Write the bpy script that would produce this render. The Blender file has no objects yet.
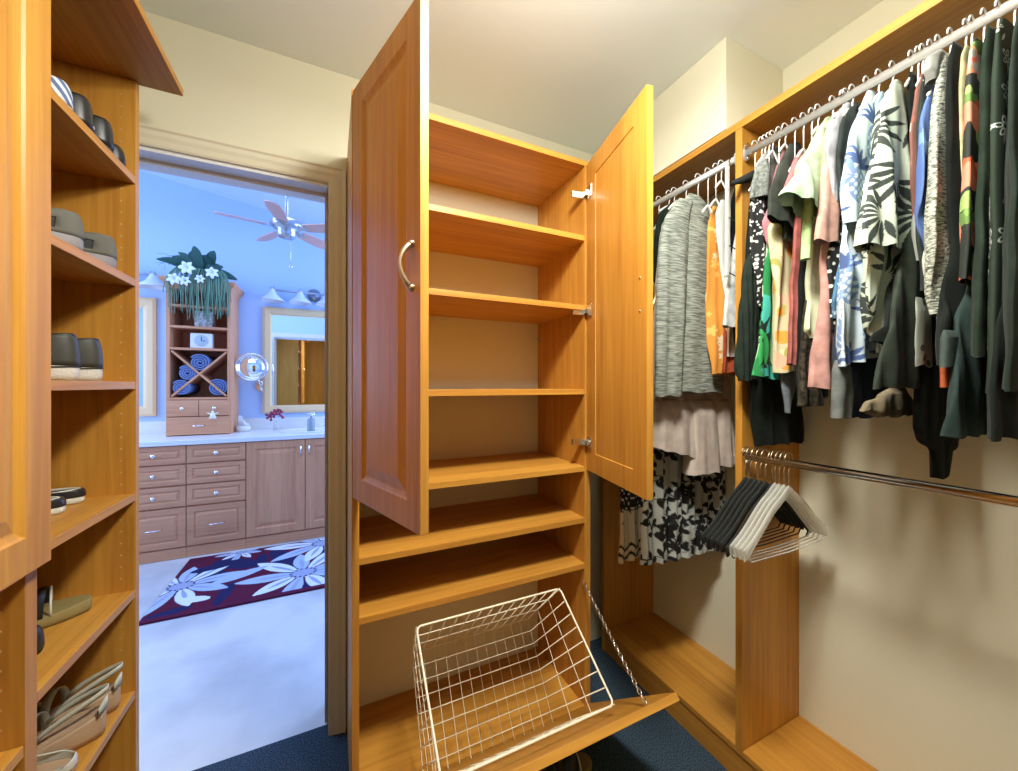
import bpy, math, random
import numpy as np
from mathutils import Vector, Matrix
random.seed(7)
rng = np.random.RandomState(11)
S = bpy.context.scene
C = S.collection
PI = math.pi

# ------------------------------------------------------------------ camera
FPX = 378.0; CX = 509.0; CY = 385.5; CAMZ = 1.28; YAW = math.radians(25.2)
cam = bpy.data.cameras.new('camera'); co = bpy.data.objects.new('camera', cam); C.objects.link(co)
co.location = (0, 0, CAMZ); co.rotation_euler = (PI/2, 0, -YAW)
cam.sensor_width = 36; cam.sensor_fit = 'HORIZONTAL'; cam.lens = FPX/1018*36
cam.clip_start = 0.02; cam.clip_end = 60
S.camera = co
# ------------------------------------------------------------------ world, lights, exposure
w = bpy.data.worlds.new('world'); S.world = w; w.use_nodes = True
w.node_tree.nodes['Background'].inputs[0].default_value = (0.62, 0.74, 1.0, 1)
w.node_tree.nodes['Background'].inputs[1].default_value = 0.35
def area(name, loc, rot, sx, sy, power, col, shape='RECTANGLE'):
    l = bpy.data.lights.new(name, 'AREA'); l.shape = shape; l.size = sx
    if shape == 'RECTANGLE': l.size_y = sy
    l.energy = power; l.color = col
    o = bpy.data.objects.new(name, l); C.objects.link(o); o.location = loc; o.rotation_euler = rot
    return o
area('closet_lamp', (0.42, 0.42, 2.325), (0, 0, 0), 0.24, 0.24, 21, (1.0, 0.98, 0.90), 'DISK')
pl = bpy.data.lights.new('closet_lamp_bulb', 'POINT'); pl.energy = 20; pl.color = (1.0, 0.98, 0.90); pl.shadow_soft_size = 0.09
plo = bpy.data.objects.new('closet_lamp_bulb', pl); C.objects.link(plo); plo.location = (0.42, 0.42, 2.21)
area('bath_window_light', (-2.86, 3.15, 1.75), (0, -PI/2, 0), 1.5, 1.3, 30, (0.50, 0.66, 1.0))
area('bath_window_light_right', (1.70, 3.30, 1.75), (0, PI/2, 0), 1.5, 1.3, 34, (0.50, 0.66, 1.0))
area('bath_overhead_fill', (-0.9, 2.75, 2.80), (0, 0, 0), 1.6, 1.2, 14, (0.50, 0.68, 1.0))  # unseen fill light added overhead to brighten the bathroom; the ceiling has no opening
S.view_settings.view_transform = 'Standard'
try: S.view_settings.look = 'None'
except Exception: pass
S.view_settings.gamma = 1; S.view_settings.use_curve_mapping = False
S.view_settings.exposure = 0.5

# ------------------------------------------------------------------ pixel -> place helpers
def ray(u, v):
    a = (u-CX)/FPX; c, s = math.cos(YAW), math.sin(YAW)
    return Vector((a*c+s, -a*s+c, (CY-v)/FPX))
def PY(u, v, Y):
    d = ray(u, v); return Vector((0, 0, CAMZ)) + d*(Y/d.y)
def PX(u, v, X):
    d = ray(u, v); return Vector((0, 0, CAMZ)) + d*(X/d.x)
def PZ(u, v, Z):
    d = ray(u, v); return Vector((0, 0, CAMZ)) + d*((Z-CAMZ)/d.z)
def srgb(r, g, b):
    f = lambda x: (x/255/12.92 if x/255 <= .04045 else ((x/255+.055)/1.055)**2.4)
    return (f(r), f(g), f(b))

# ------------------------------------------------------------------ materials
MATS = {}
def mat(name, col=(.5, .5, .5), rough=.5, metal=0, noise=None, bump=0, spec=.5, trans=0, emis=None, coat=0, alpha=1, sheen=0, attr=False, ior=1.45):
    m = bpy.data.materials.new(name); m.use_nodes = True; nt = m.node_tree; b = nt.nodes['Principled BSDF']
    b.inputs['Base Color'].default_value = (*col, 1); b.inputs['Roughness'].default_value = rough
    b.inputs['Metallic'].default_value = metal; b.inputs['Specular IOR Level'].default_value = spec
    b.inputs['Transmission Weight'].default_value = trans; b.inputs['Coat Weight'].default_value = coat
    b.inputs['Sheen Weight'].default_value = sheen; b.inputs['IOR'].default_value = ior
    if alpha < 1: b.inputs['Alpha'].default_value = alpha
    if emis: b.inputs['Emission Color'].default_value = (*emis[0], 1); b.inputs['Emission Strength'].default_value = emis[1]
    tc = nt.nodes.new('ShaderNodeTexCoord'); mp = nt.nodes.new('ShaderNodeMapping'); nt.links.new(tc.outputs['Object'], mp.inputs[0])
    if attr:
        at = nt.nodes.new('ShaderNodeAttribute'); at.attribute_name = 'Col'
        nt.links.new(at.outputs['Color'], b.inputs['Base Color'])
    if noise:   # (scale xyz, detail, dark, light)
        sc, det, dark, light = noise[:4]
        mp.inputs['Scale'].default_value = sc
        n = nt.nodes.new('ShaderNodeTexNoise'); n.inputs['Scale'].default_value = 1; n.inputs['Detail'].default_value = det
        nt.links.new(mp.outputs[0], n.inputs['Vector'])
        r = nt.nodes.new('ShaderNodeValToRGB'); lo, hi = (noise[4] if len(noise) > 4 else (.35, .65))
        r.color_ramp.elements[0].position = lo; r.color_ramp.elements[1].position = hi
        r.color_ramp.elements[0].color = (*dark, 1); r.color_ramp.elements[1].color = (*light, 1)
        nt.links.new(n.outputs[0], r.inputs[0]); nt.links.new(r.outputs[0], b.inputs['Base Color'])
    if bump:
        n2 = nt.nodes.new('ShaderNodeTexNoise'); n2.inputs['Scale'].default_value = bump[0]; n2.inputs['Detail'].default_value = 4
        nt.links.new(tc.outputs['Object'], n2.inputs['Vector'])
        bp = nt.nodes.new('ShaderNodeBump'); bp.inputs['Strength'].default_value = bump[1]; bp.inputs['Distance'].default_value = bump[2]
        nt.links.new(n2.outputs[0], bp.inputs['Height']); nt.links.new(bp.outputs[0], b.inputs['Normal'])
    MATS[name] = m
    return m
WD = (0.42, 0.175, 0.024); WL = (0.60, 0.292, 0.045)
def woodmat(name, sc, dark=WD, light=WL, rough=.46):
    m = mat(name, light, rough, spec=.3, coat=.22)
    m.node_tree.nodes['Principled BSDF'].inputs['Coat Roughness'].default_value = .42
    nt = m.node_tree; b = nt.nodes['Principled BSDF']
    tc = [n for n in nt.nodes if n.type == 'TEX_COORD'][0]; mp = [n for n in nt.nodes if n.type == 'MAPPING'][0]
    mp.inputs['Scale'].default_value = sc
    n = nt.nodes.new('ShaderNodeTexNoise'); n.inputs['Scale'].default_value = 1; n.inputs['Detail'].default_value = 5; n.inputs['Distortion'].default_value = .6
    nt.links.new(mp.outputs[0], n.inputs['Vector'])
    mp2 = nt.nodes.new('ShaderNodeMapping'); mp2.inputs['Scale'].default_value = tuple(x*.13 for x in sc); nt.links.new(tc.outputs['Object'], mp2.inputs[0])
    n2 = nt.nodes.new('ShaderNodeTexNoise'); n2.inputs['Scale'].default_value = 1; n2.inputs['Detail'].default_value = 2
    nt.links.new(mp2.outputs[0], n2.inputs['Vector'])
    ad = nt.nodes.new('ShaderNodeMath'); ad.operation = 'ADD'; nt.links.new(n.outputs[0], ad.inputs[0]); nt.links.new(n2.outputs[0], ad.inputs[1])
    ml = nt.nodes.new('ShaderNodeMath'); ml.operation = 'MULTIPLY'; ml.inputs[1].default_value = .5; nt.links.new(ad.outputs[0], ml.inputs[0])
    r = nt.nodes.new('ShaderNodeValToRGB'); r.color_ramp.elements[0].position = .36; r.color_ramp.elements[1].position = .62
    r.color_ramp.elements[0].color = (*dark, 1); r.color_ramp.elements[1].color = (*light, 1)
    nt.links.new(ml.outputs[0], r.inputs[0]); nt.links.new(r.outputs[0], b.inputs['Base Color'])
    return m
def nocoat(m): m.node_tree.nodes['Principled BSDF'].inputs['Coat Weight'].default_value = 0; return m
wood_z = woodmat('maple_upright_grain', (70, 70, 3))
wood_x = woodmat('maple_lengthwise_grain', (3, 70, 70))
wood_y = woodmat('maple_depthwise_grain', (70, 3, 70))
bwood_z = woodmat('bath_maple_upright', (60, 60, 3), (.60, .26, .13), (.76, .37, .19))
bwood_x = woodmat('bath_maple_lengthwise', (3, 60, 60), (.60, .26, .13), (.76, .37, .19))
paint = mat('cream_wall_paint', (.72, .70, .54), .75, bump=(90, .08, .002))
ceilp = mat('ceiling_paint', (.83, .89, .87), .9, bump=(60, .15, .003))
trimp = mat('cream_trim_paint', (.74, .70, .54), .45)
bathp = mat('bath_wall_paint', (.50, .66, .95), .8, bump=(80, .05, .002))
carpet = mat('blue_carpet', (.05, .09, .16), 1, noise=((260, 260, 260), 3, (.018, .040, .070), (.13, .20, .27), (.38, .66)), bump=(320, 1, .012), spec=.1)
marble = mat('white_marble', (.8, .8, .8), .22, noise=((1.6, 1.6, 1.6), 9, (.50, .53, .55), (.70, .72, .73), (.38, .55)))
chrome = mat('chrome', (.82, .80, .78), .16, metal=1)
nickel = mat('satin_nickel', (.58, .47, .32), .38, metal=1)
whitewire = mat('white_coated_wire', (.86, .80, .62), .4)
whitep = mat('white_plastic', (.85, .85, .82), .35)
clearp = mat('clear_plastic', (.9, .92, .92), .12, trans=.85, alpha=.75)
clearbright = mat('clear_acrylic', (.85, .88, .9), .15, trans=.5)
blackfl = mat('black_flocking', (.012, .013, .012), .9, noise=((300, 300, 300), 2, (.008, .009, .008), (.02, .022, .02)))
mirror = mat('mirror_glass', (.92, .94, .95), .02, metal=1)
glassm = mat('window_glass', (.9, .95, 1), .05, trans=.9)
whited = mat('white_satin_paint', (.8, .82, .84), .5)
opal = mat('opal_glass', (.9, .9, .85), .4, emis=((1, .93, .78), 6))
frost = mat('frosted_glass_shade', (.78, .84, .92), .35)
bronze = mat('brushed_steel', (.55, .56, .58), .3, metal=1)
def cloth(name, col, rough=.85, k=.72, sc=(30, 30, 30), bump=(400, .25, .0015)):
    return mat(name, col, rough, noise=(sc, 3, tuple(c*k for c in col), tuple(min(1, c*1.12) for c in col)), bump=bump, spec=.12, sheen=.03)
printed = mat('printed_fabric', (1, 1, 1), .82, attr=True, bump=(400, .2, .001), spec=.25)

nocoat(bwood_z); nocoat(bwood_x)
# ------------------------------------------------------------------ mesh collector
class MB:
    def __init__(s, M=None): s.v = []; s.f = []; s.mi = []; s.sm = []; s.M = M; s.k = 0; s.smooth = False
    def _a(s, vs, fs):
        n = len(s.v)
        for p in vs:
            p = Vector(p); s.v.append(tuple(s.M @ p) if s.M else tuple(p))
        for f in fs: s.f.append([i+n for i in f]); s.mi.append(s.k); s.sm.append(s.smooth)
    def box(s, x0, x1, y0, y1, z0, z1):
        s._a([(x0, y0, z0), (x1, y0, z0), (x1, y1, z0), (x0, y1, z0), (x0, y0, z1), (x1, y0, z1), (x1, y1, z1), (x0, y1, z1)],
             [(0, 3, 2, 1), (4, 5, 6, 7), (0, 1, 5, 4), (1, 2, 6, 5), (2, 3, 7, 6), (3, 0, 4, 7)]); return s
    def prism(s, pts, ax, a0, a1):   # polygon in the two other axes, extruded along ax
        def mk(p, a):
            if ax == 'x': return (a, p[0], p[1])
            if ax == 'y': return (p[0], a, p[1])
            return (p[0], p[1], a)
        n = len(pts); vs = [mk(p, a0) for p in pts]+[mk(p, a1) for p in pts]
        s._a(vs, [tuple(range(n))[::-1], tuple(range(n, 2*n))]+[(i, (i+1) % n, n+(i+1) % n, n+i) for i in range(n)]); return s
    def tube(s, pts, r, n=8, closed=False, cap=True, r2=None):
        pts = [Vector(p) for p in pts]; m = len(pts); rings = []
        rs = r if isinstance(r, (list, tuple)) else [r]*m
        up = None; vs = []
        for i, p in enumerate(pts):
            if closed: t = pts[(i+1) % m]-pts[i-1]
            else: t = pts[min(i+1, m-1)]-pts[max(i-1, 0)]
            t = t.normalized() if t.length > 1e-9 else Vector((0, 0, 1))
            if up is None:
                up = Vector((0, 0, 1)) if abs(t.z) < .9 else Vector((1, 0, 0))
            a = up - t*up.dot(t)
            if a.length < 1e-5: a = t.orthogonal()
            a.normalize(); up = a; b = t.cross(a)
            for j in range(n):
                an = 2*PI*j/n; vs.append(p+(a*math.cos(an)*(r2 if r2 else 1)+b*math.sin(an))*rs[i])
        fs = []
        for i in range(m if closed else m-1):
            i2 = (i+1) % m
            for j in range(n): fs.append((i*n+j, i*n+(j+1) % n, i2*n+(j+1) % n, i2*n+j))
        if cap and not closed: fs += [tuple(range(n))[::-1], tuple(range((m-1)*n, m*n))]
        sm = s.smooth; s.smooth = True; s._a(vs, fs); s.smooth = sm; return s
    def lathe(s, prof, c=(0, 0, 0), n=20, axis='z', M=None):   # prof (r,h)
        c = Vector(c); vs = []
        for r, h in prof:
            for j in range(n):
                an = 2*PI*j/n; a, b = r*math.cos(an), r*math.sin(an)
                p = Vector((a, b, h)) if axis == 'z' else (Vector((a, h, b)) if axis == 'y' else Vector((h, a, b)))
                if M: p = M @ p
                vs.append(c+p)
        fs = []
        for i in range(len(prof)-1):
            for j in range(n): fs.append((i*n+j, i*n+(j+1) % n, (i+1)*n+(j+1) % n, (i+1)*n+j))
        sm = s.smooth; s.smooth = True; s._a(vs, fs); s.smooth = sm; return s
    def grid(s, rows, closed=False):
        h = len(rows); n = len(rows[0]); vs = [p for r in rows for p in r]; fs = []
        for i in range(h-1):
            for j in range(n if closed else n-1):
                j2 = (j+1) % n; fs.append((i*n+j, i*n+j2, (i+1)*n+j2, (i+1)*n+j))
        sm = s.smooth; s.smooth = True; s._a(vs, fs); s.smooth = sm; return s
    def build(s, name, mats, parent=None, origin=(0, 0, 0), bevel=0, solid=0):
        me = bpy.data.meshes.new(name); o = Vector(origin)
        me.from_pydata([tuple(Vector(p)-o) for p in s.v], [], s.f)
        if not isinstance(mats, (list, tuple)): mats = [mats]
        for m in mats: me.materials.append(m)
        for p, i, sm in zip(me.polygons, s.mi, s.sm): p.material_index = i; p.use_smooth = sm
        me.update()
        ob = bpy.data.objects.new(name, me); C.objects.link(ob)
        if parent: ob.parent = parent
        else: ob.location = o
        if bevel:
            b = ob.modifiers.new('bevel', 'BEVEL'); b.width = bevel; b.segments = 2; b.limit_method = 'ANGLE'
        if solid:
            b = ob.modifiers.new('solid', 'SOLIDIFY'); b.thickness = solid; b.offset = 0
        return ob
def tag(o, label, cat, group=None):
    o['label'] = label; o['category'] = cat
    if group: o['group'] = group
    return o
def struct(o): o['kind'] = 'structure'; return o
def thing(name, loc, label, cat, group=None):
    o = bpy.data.objects.new(name, None); C.objects.link(o); o.location = loc; o.empty_display_size = .05
    return tag(o, label, cat, group)
def smooth_bez(pts, n=24):
    P = [Vector(p) for p in pts]; out = []
    for i in range(n+1):
        t = i/n*(len(P)-1); k = min(int(t), len(P)-2); f = t-k
        p0 = P[max(k-1, 0)]; p1 = P[k]; p2 = P[k+1]; p3 = P[min(k+2, len(P)-1)]
        out.append(.5*((2*p1)+(p2-p0)*f+(2*p0-5*p1+4*p2-p3)*f*f+(3*p1-p0-3*p2+p3)*f**3))
    return out

# ================================================================== ROOM
YB = 1.54; XR = 1.505; XL = -0.81; H = 2.44; YN = -2.4
DX0 = -0.775; DX1 = -0.012; DH = 2.02
struct(MB().box(XL-.12, XR+.12, YN-.1, 1.585, -.06, 0).build('floor', carpet))
struct(MB().box(XL-.12, XR+.12, YN-.1, YB+.14, H, H+.1).build('ceiling', ceilp))
b = MB(); b.box(XL-.12, DX0, YB, YB+.14, 0, H); b.box(DX1, XR+.12, YB, YB+.14, 0, H); b.box(DX0, DX1, YB, YB+.14, DH, H)
struct(b.build('wall_back', paint))
struct(MB().box(XR, XR+.12, YN, YB, 0, H).build('wall_right', paint))
struct(MB().box(XL-.12, XL, YN, YB, 0, H).build('wall_left', paint))
struct(MB().box(XL-.12, XR+.12, YN-.12, YN, 0, H).build('wall_front', wood_z))
struct(MB().box(1.187, XR, .83, YB, 2.133, H).build('wall_bulkhead', paint, bevel=.002))
# door casing: moulded head and right leg (profile in the wall plane), plus jamb
def casing():
    prof = [(0, 0), (0, .010), (.006, .013), (.022, .014), (.034, .017), (.048, .017), (.054, .021), (.060, .021), (.062, 0)]
    b = MB()
    # right leg: inner edge at DX1, growing to +x
    rows = []
    for (d, h) in prof: rows.append([(DX1+d+.002, YB-h, 0.0), (DX1+d+.002, YB-h, DH+d)])
    b.grid(rows)
    rows = []
    for (d, h) in prof: rows.append([(DX1+d+.002, YB-h, DH+d), (DX0-d-.002, YB-h, DH+d)])
    b.grid(rows)
    rows = []
    for (d, h) in prof: rows.append([(DX0-d-.002, YB-h, 0), (DX0-d-.002, YB-h, DH+d)])
    b.grid(rows)
    for i in range(len(b.sm)): b.sm[i] = False
    # bathroom-side casing
    y = YB+.14
    b.box(DX1, DX1+.062, y, y+.018, 0, DH+.062); b.box(DX0-.062, DX0, y, y+.018, 0, DH+.062); b.box(DX0, DX1, y, y+.018, DH, DH+.062)
    return b
struct(casing().build('trim_1', trimp))
b = MB()
b.box(DX1, DX1+.004, YB, YB+.14, 0, DH); b.box(DX0-.004, DX0, YB, YB+.14, 0, DH); b.box(DX0, DX1, YB-.002, YB+.14, DH-.012, DH)
b.box(DX1-.010, DX1, YB+.055, YB+.09, 0, DH-.012); b.box(DX0, DX0+.012, YB+.055, YB+.09, 0, DH-.012); b.box(DX0+.012, DX1-.01, YB+.055, YB+.09, DH-.026, DH-.012)
struct(b.build('trim_2', whited))
# ------------------------------------------------------------------ bathroom shell
BY = 4.20; BXL = -2.95; BXR = 1.75
struct(MB().box(BXL-.1, BXR+.1, 1.585, BY+.1, -.06, -.002).build('floor', marble))
struct(MB().box(BXL-.1, BXR+.1, BY, BY+.1, 0, 3.6).build('wall_bath_far', bathp))
b = MB()
wy0, wy1, wz0, wz1 = 2.45, 3.85, .95, 2.45
b.box(BXL-.12, BXL, 1.68, wy0, 0, 3.6); b.box(BXL-.12, BXL, wy1, BY, 0, 3.6); b.box(BXL-.12, BXL, wy0, wy1, 0, wz0); b.box(BXL-.12, BXL, wy0, wy1, wz1, 3.6)
struct(b.build('wall_bath_left', bathp))
b = MB()
for a in (wy0, (wy0+wy1)/2-.02, wy1-.04): b.box(BXL-.08, BXL-.03, a, a+.04, wz0, wz1)
for a in (wz0, wz1-.04): b.box(BXL-.08, BXL-.03, wy0, wy1, a, a+.04)
struct(b.build('window_1', whited)); 
struct(MB().box(BXL-.06, BXL-.055, wy0, wy1, wz0, wz1).build('window_2', glassm))
b = MB(); b.box(BXR, BXR+.12, 1.68, 2.6, 0, 3.6); b.box(BXR, BXR+.12, 4.0, BY, 0, 3.6); b.box(BXR, BXR+.12, 2.6, 4.0, 0, wz0); b.box(BXR, BXR+.12, 2.6, 4.0, wz1, 3.6)
struct(b.build('wall_bath_right', bathp))
b = MB()
for a in (2.6, 3.28, 3.96): b.box(BXR+.03, BXR+.08, a, a+.04, wz0, wz1)
for a in (wz0, wz1-.04): b.box(BXR+.03, BXR+.08, 2.6, 4.0, a, a+.04)
struct(b.build('window_3', whited)); struct(MB().box(BXR+.055, BXR+.06, 2.6, 4.0, wz0, wz1).build('window_4', glassm))
b = MB(); b.box(BXL-.1, XL-.12, 1.62, 1.68, 0, 3.6); b.box(XR+.12, BXR+.1, 1.62, 1.68, 0, 3.6); b.box(XL-.12, XR+.12, 1.62, 1.68, H+.1, 3.6)
b.box(XL-.12, DX0-.004, YB+.1405, YB+.146, 0, 2.55); b.box(DX1+.004, XR+.12, YB+.1405, YB+.146, 0, 2.55); b.box(DX0-.004, DX1+.004, YB+.1405, YB+.146, DH, 2.55)
struct(b.build('wall_bath_near', bathp))
# sloped bathroom ceiling
z0, z1 = 3.02+.17*2.1, 3.02-.17*2.6
z_at = lambda x: 2.93-.175*(x+.55)
b = MB(); b._a([(BXL-.1, 1.6, z_at(BXL-.1)), (BXR+.1, 1.6, z_at(BXR+.1)), (BXR+.1, BY+.1, z_at(BXR+.1)), (BXL-.1, BY+.1, z_at(BXL-.1)),
      (BXL-.1, 1.6, z_at(BXL-.1)+.06), (BXR+.1, 1.6, z_at(BXR+.1)+.06), (BXR+.1, BY+.1, z_at(BXR+.1)+.06), (BXL-.1, BY+.1, z_at(BXL-.1)+.06)],
     [(0, 3, 2, 1), (4, 5, 6, 7), (0, 1, 5, 4), (1, 2, 6, 5), (2, 3, 7, 6), (3, 0, 4, 7)])
struct(b.build('ceiling_bath', mat('bath_ceiling_paint', (.58, .70, .90), .9)))
# closet door leaf, swung open into the bathroom (seen in the mirror)
def rings(b, w, h, ins, y, flip=1, x0=0, z0=0):
    """nested rectangles: ins list of (inset, depth); y base plane; flip = outward sign of y"""
    vs = []; fs = []
    for i, (a, d) in enumerate(ins):
        yy = y+flip*d
        vs += [(x0+a, yy, z0+a), (x0+w-a, yy, z0+a), (x0+w-a, yy, z0+h-a), (x0+a, yy, z0+h-a)]
        if i:
            for k in range(4):
                q = (4*(i-1)+k, 4*(i-1)+(k+1) % 4, 4*i+(k+1) % 4, 4*i+k); fs.append(q if flip < 0 else q[::-1])
    n = 4*(len(ins)-1); q = (n, n+1, n+2, n+3); fs.append(q if flip < 0 else q[::-1])
    b._a(vs, fs)
def door_mesh(w, h, th=.020, M=None, stile=.062, flatback=False, raised=True):
    """local: x 0..w, outer face at y=-th (towards -y), inner face y=0, z 0..h"""
    b = MB(M)
    s = stile
    if raised: out = [(0, 0), (s, 0), (s+.004, -.004), (s+.010, -.0065), (s+.014, -.0075), (s+.016, -.0075), (s+.040, -.0015), (s+.042, -.0005)]
    else: out = [(0, 0), (s, 0), (s+.003, -.004), (s+.004, -.005)]
    rings(b, w, h, out, -th, -1)
    rings(b, w, h, [(0, 0), (s+.008, 0), (s+.0095, -.0022), (s+.010, -.0025)] if not flatback else [(0, 0), (.01, 0)], 0, 1)
    b._a([(0, 0, 0), (w, 0, 0), (w, 0, h), (0, 0, h), (0, -th, 0), (w, -th, 0), (w, -th, h), (0, -th, h)],
         [(0, 1, 5, 4), (1, 2, 6, 5), (2, 3, 7, 6), (3, 0, 4, 7)])
    return b
Md = Matrix.Translation((DX0-.03, YB+.165, .01)) @ Matrix.Rotation(math.radians(172), 4, 'Z')
b = door_mesh(.74, 1.99, .035, Md, .11)
dl = struct(b.build('door_1', whited))
b = MB(Md); b.lathe([(0, -.075), (.024, -.07), (.027, -.055), (.012, -.045), (.012, -.035), (.026, -.034)], (.68, 0, .95), axis='y'); b.build('door_handle', nickel, dl)

# ================================================================== CABINETS
def handle(M, parent, origin, L=.096, mt=None):
    """arched pull along local z, standing off towards -y"""
    b = MB(M)
    pts = []
    for i in range(15):
        t = i/14; pts.append((0, -.002-.028*math.sin(PI*t)**.7, -L/2+L*t))
    rr = [.0045+.0022*abs(math.cos(PI*i/14))**2 for i in range(15)]
    b.tube(pts, rr, 10)
    for e in (-L/2, L/2): b.lathe([(0, -.011), (.006, -.010), (.0085, -.006), (.0085, -.002), (.0095, 0)], (0, 0, e), 12, 'y')
    return b.build('handle', mt or nickel, parent, origin)
def hinge(M, parent, origin):
    b = MB(M)
    b.box(0.008, .045, .0005, .004, -.022, .022)     # plate on door
    b.box(-.012, .020, .003, .015, -.009, .009)
    b.lathe([(0, .001), (.017, .001), (.017, .005), (0, .005)], (.026, 0, 0), 16, 'y')
    b.box(-.02, -.004, .008, .055, -.012, .012)
    return b.build('hinge', chrome, parent, origin, bevel=.001)

# ---- tower against the back wall
TX0, TX1, TY = .054, .899, 1.178
O = (TX0, TY, 0)
tower = thing('storage_tower', O, 'tall honey maple closet tower with both upper doors open and a tilted laundry bin below', 'cabinet')
MB().box(TX0, TX0+.020, TY, YB-.001, 0.001, 2.115).build('side_panel', wood_z, tower, O, bevel=.001)
MB().box(TX1-.026, TX1, TY, YB-.001, 0.001, 2.115).build('side_panel', wood_z, tower, O, bevel=.001)
MB().box(TX0, TX1, TY-.001, YB-.001, 2.115, 2.135).build('top_panel', wood_x, tower, O, bevel=.001)
ix0, ix1 = TX0+.020, TX1-.026
for z in (1.831, 1.566, 1.246, .953, .757, .583):
    MB().box(ix0, ix1, TY+.001, YB-.001, z, z+.020).build('shelf', wood_x, tower, O, bevel=.001)
MB().box(ix0, ix1, TY, YB-.001, .040, .062).build('bottom_panel', wood_x, tower, O, bevel=.001)
MB().box(ix0, ix1, TY+.03, TY+.045, .001, .040).build('toe_board', wood_x, tower, O)
MB().box(ix1-.03, ix1, 1.50, 1.508, 1.49, 1.494).build('shelf_pin', bronze, tower, O)
# left door: hinge at left, swung toward the camera
def place_door(hx, hy, ex, ey, z):
    d = Vector((ex-hx, ey-hy, 0)); w_ = d.length; a = math.atan2(d.y, d.x)
    return Matrix.Translation((hx, hy, z)) @ Matrix.Rotation(a, 4, 'Z'), w_
Ml, wl = place_door(.075, 1.172, .191, .814, .960)
dL = door_mesh(wl, 1.160, .020, Ml).build('door', wood_z, tower, O, bevel=.0012)
M2, wr = place_door(.880, 1.174, .796, .790, .960)
M2 = M2 @ Matrix.Scale(-1, 4, (0, 1, 0))
# face check: for the left door local -y must point to -x side
handle(Ml @ Matrix.Translation((wl-.034, -.020, .582)), dL, O)
for z in (.09, .58, 1.07): hinge(Ml @ Matrix.Translation((0, 0, z)), dL, O)
b = door_mesh(wr, 1.160, .020, M2, raised=True)
b.f = [f[::-1] for f in b.f]
dR = b.build('door', wood_z, tower, O, bevel=.0012)
handle(M2 @ Matrix.Translation((wr-.034, -.020, .582)), dR, O)
for z in (.105, .60, 1.045): hinge(M2 @ Matrix.Translation((0, 0, z)), dR, O)
for z in (.534, .630): MB(M2).lathe([(0, .002), (.003, .002), (.004, 0)], (wr-.034, 0, z), 10, 'y').build('screw', nickel, dR, O)
# tilt-out hamper front
hy, hz = 1.176, .066
ang = math.atan2(.407-.07, -.401)
pd = Vector((0, math.cos(ang), math.sin(ang))); pn = Vector((0, math.sin(ang), -math.cos(ang)))   # along panel, inward normal
Lh = .522
def HP(x, s, n): return Vector((x, hy, hz))+pd*s+pn*n
b = MB()
th = .020
x0, x1 = TX0+.002, TX1-.004
b._a([HP(x0, 0, -th), HP(x1, 0, -th), HP(x1, Lh, -th), HP(x0, Lh, -th), HP(x0, 0, 0), HP(x1, 0, 0), HP(x1, Lh, 0), HP(x0, Lh, 0)],
     [(0, 1, 2, 3), (7, 6, 5, 4), (0, 4, 5, 1), (1, 5, 6, 2), (2, 6, 7, 3), (3, 7, 4, 0)])
front = b.build('tilt_out_front', wood_x, tower, O, bevel=.001)
# basket
FT = Vector((0, .838, .380)); FB = Vector((0, 1.118, .098)); RB = Vector((0, 1.310, .365)); RT = Vector((0, 1.118, .572))
rx0, rx1, bx0, bx1 = .226, .722, .250, .698
def bp(x, p): return Vector((x, p.y, p.z))
b = MB()
def rc(a, b_, c, r=.012): # rounded corner pts
    return [b_+(a-b_).normalized()*r, b_+((a-b_).normalized()+(c-b_).normalized())*r*.35, b_+(c-b_).normalized()*r]
cs = [bp(rx0, FT), bp(rx1, FT), bp(rx1, RT), bp(rx0, RT)]
loop = []
for i in range(4): loop += rc(cs[i-1], cs[i], cs[(i+1) % 4])
b.tube(loop, .0032, 8, closed=True)
basket = b.build('wire_basket', whitewire, front, O)
b = MB(); wr_ = .0018
NX, NR = 12, 8
def lerp(a, c, t): return a*(1-t)+c*t
for i in range(NX+1):          # U-shaped wires front-bottom-rear
    t = i/NX; xr = rx0+.01+(rx1-rx0-.02)*t; xb_ = bx0+(bx1-bx0)*t
    b.tube([bp(xr, FT), bp(xb_, FB), bp(xb_, RB), bp(xr, RT)], wr_, 5)
for j in range(NR+1):          # wires running across: left rim - bottom - right rim
    t = j/NR; B_ = lerp(FB, RB, t); T_ = lerp(FT, RT, t)
    b.tube([bp(rx0, T_), bp(bx0, B_), bp(bx1, B_), bp(rx1, T_)], wr_, 5)
for k in (1, 2):
    t = k/3
    f_, r_ = lerp(FT, FB, t), lerp(RT, RB, t); a0 = lerp(Vector((rx0, 0, 0)), Vector((bx0, 0, 0)), t).x; a1 = lerp(Vector((rx1, 0, 0)), Vector((bx1, 0, 0)), t).x
    b.tube([bp(a0, f_), bp(a1, f_), bp(a1, r_), bp(a0, r_)], wr_, 5, closed=True)
gw = b.build('wire_grid', whitewire, front, O); 
# chain from the right side panel to the top edge of the front
def chain(p, q, n, parent):
    b = MB(); p = Vector(p); q = Vector(q); d = (q-p); t = d.normalized()
    s1 = t.orthogonal().normalized(); s2 = t.cross(s1)
    L = d.length/n
    for i in range(n):
        c = p+d*((i+.5)/n); side = s1 if i % 2 else s2
        pts = []
        for k in range(12):
            a = 2*PI*k/12; pts.append(c+t*math.cos(a)*L*.66+side*math.sin(a)*L*.36+Vector((0, 0, -.004*math.sin(PI*(i+.5)/n))))
        b.tube(pts, .0018, 5, closed=True)
    return b.build('chain', chrome, parent, O)
chain((ix1-.002, 1.188, .535), tuple(HP(.785, Lh-.004, .004)), 32, front)

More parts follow.
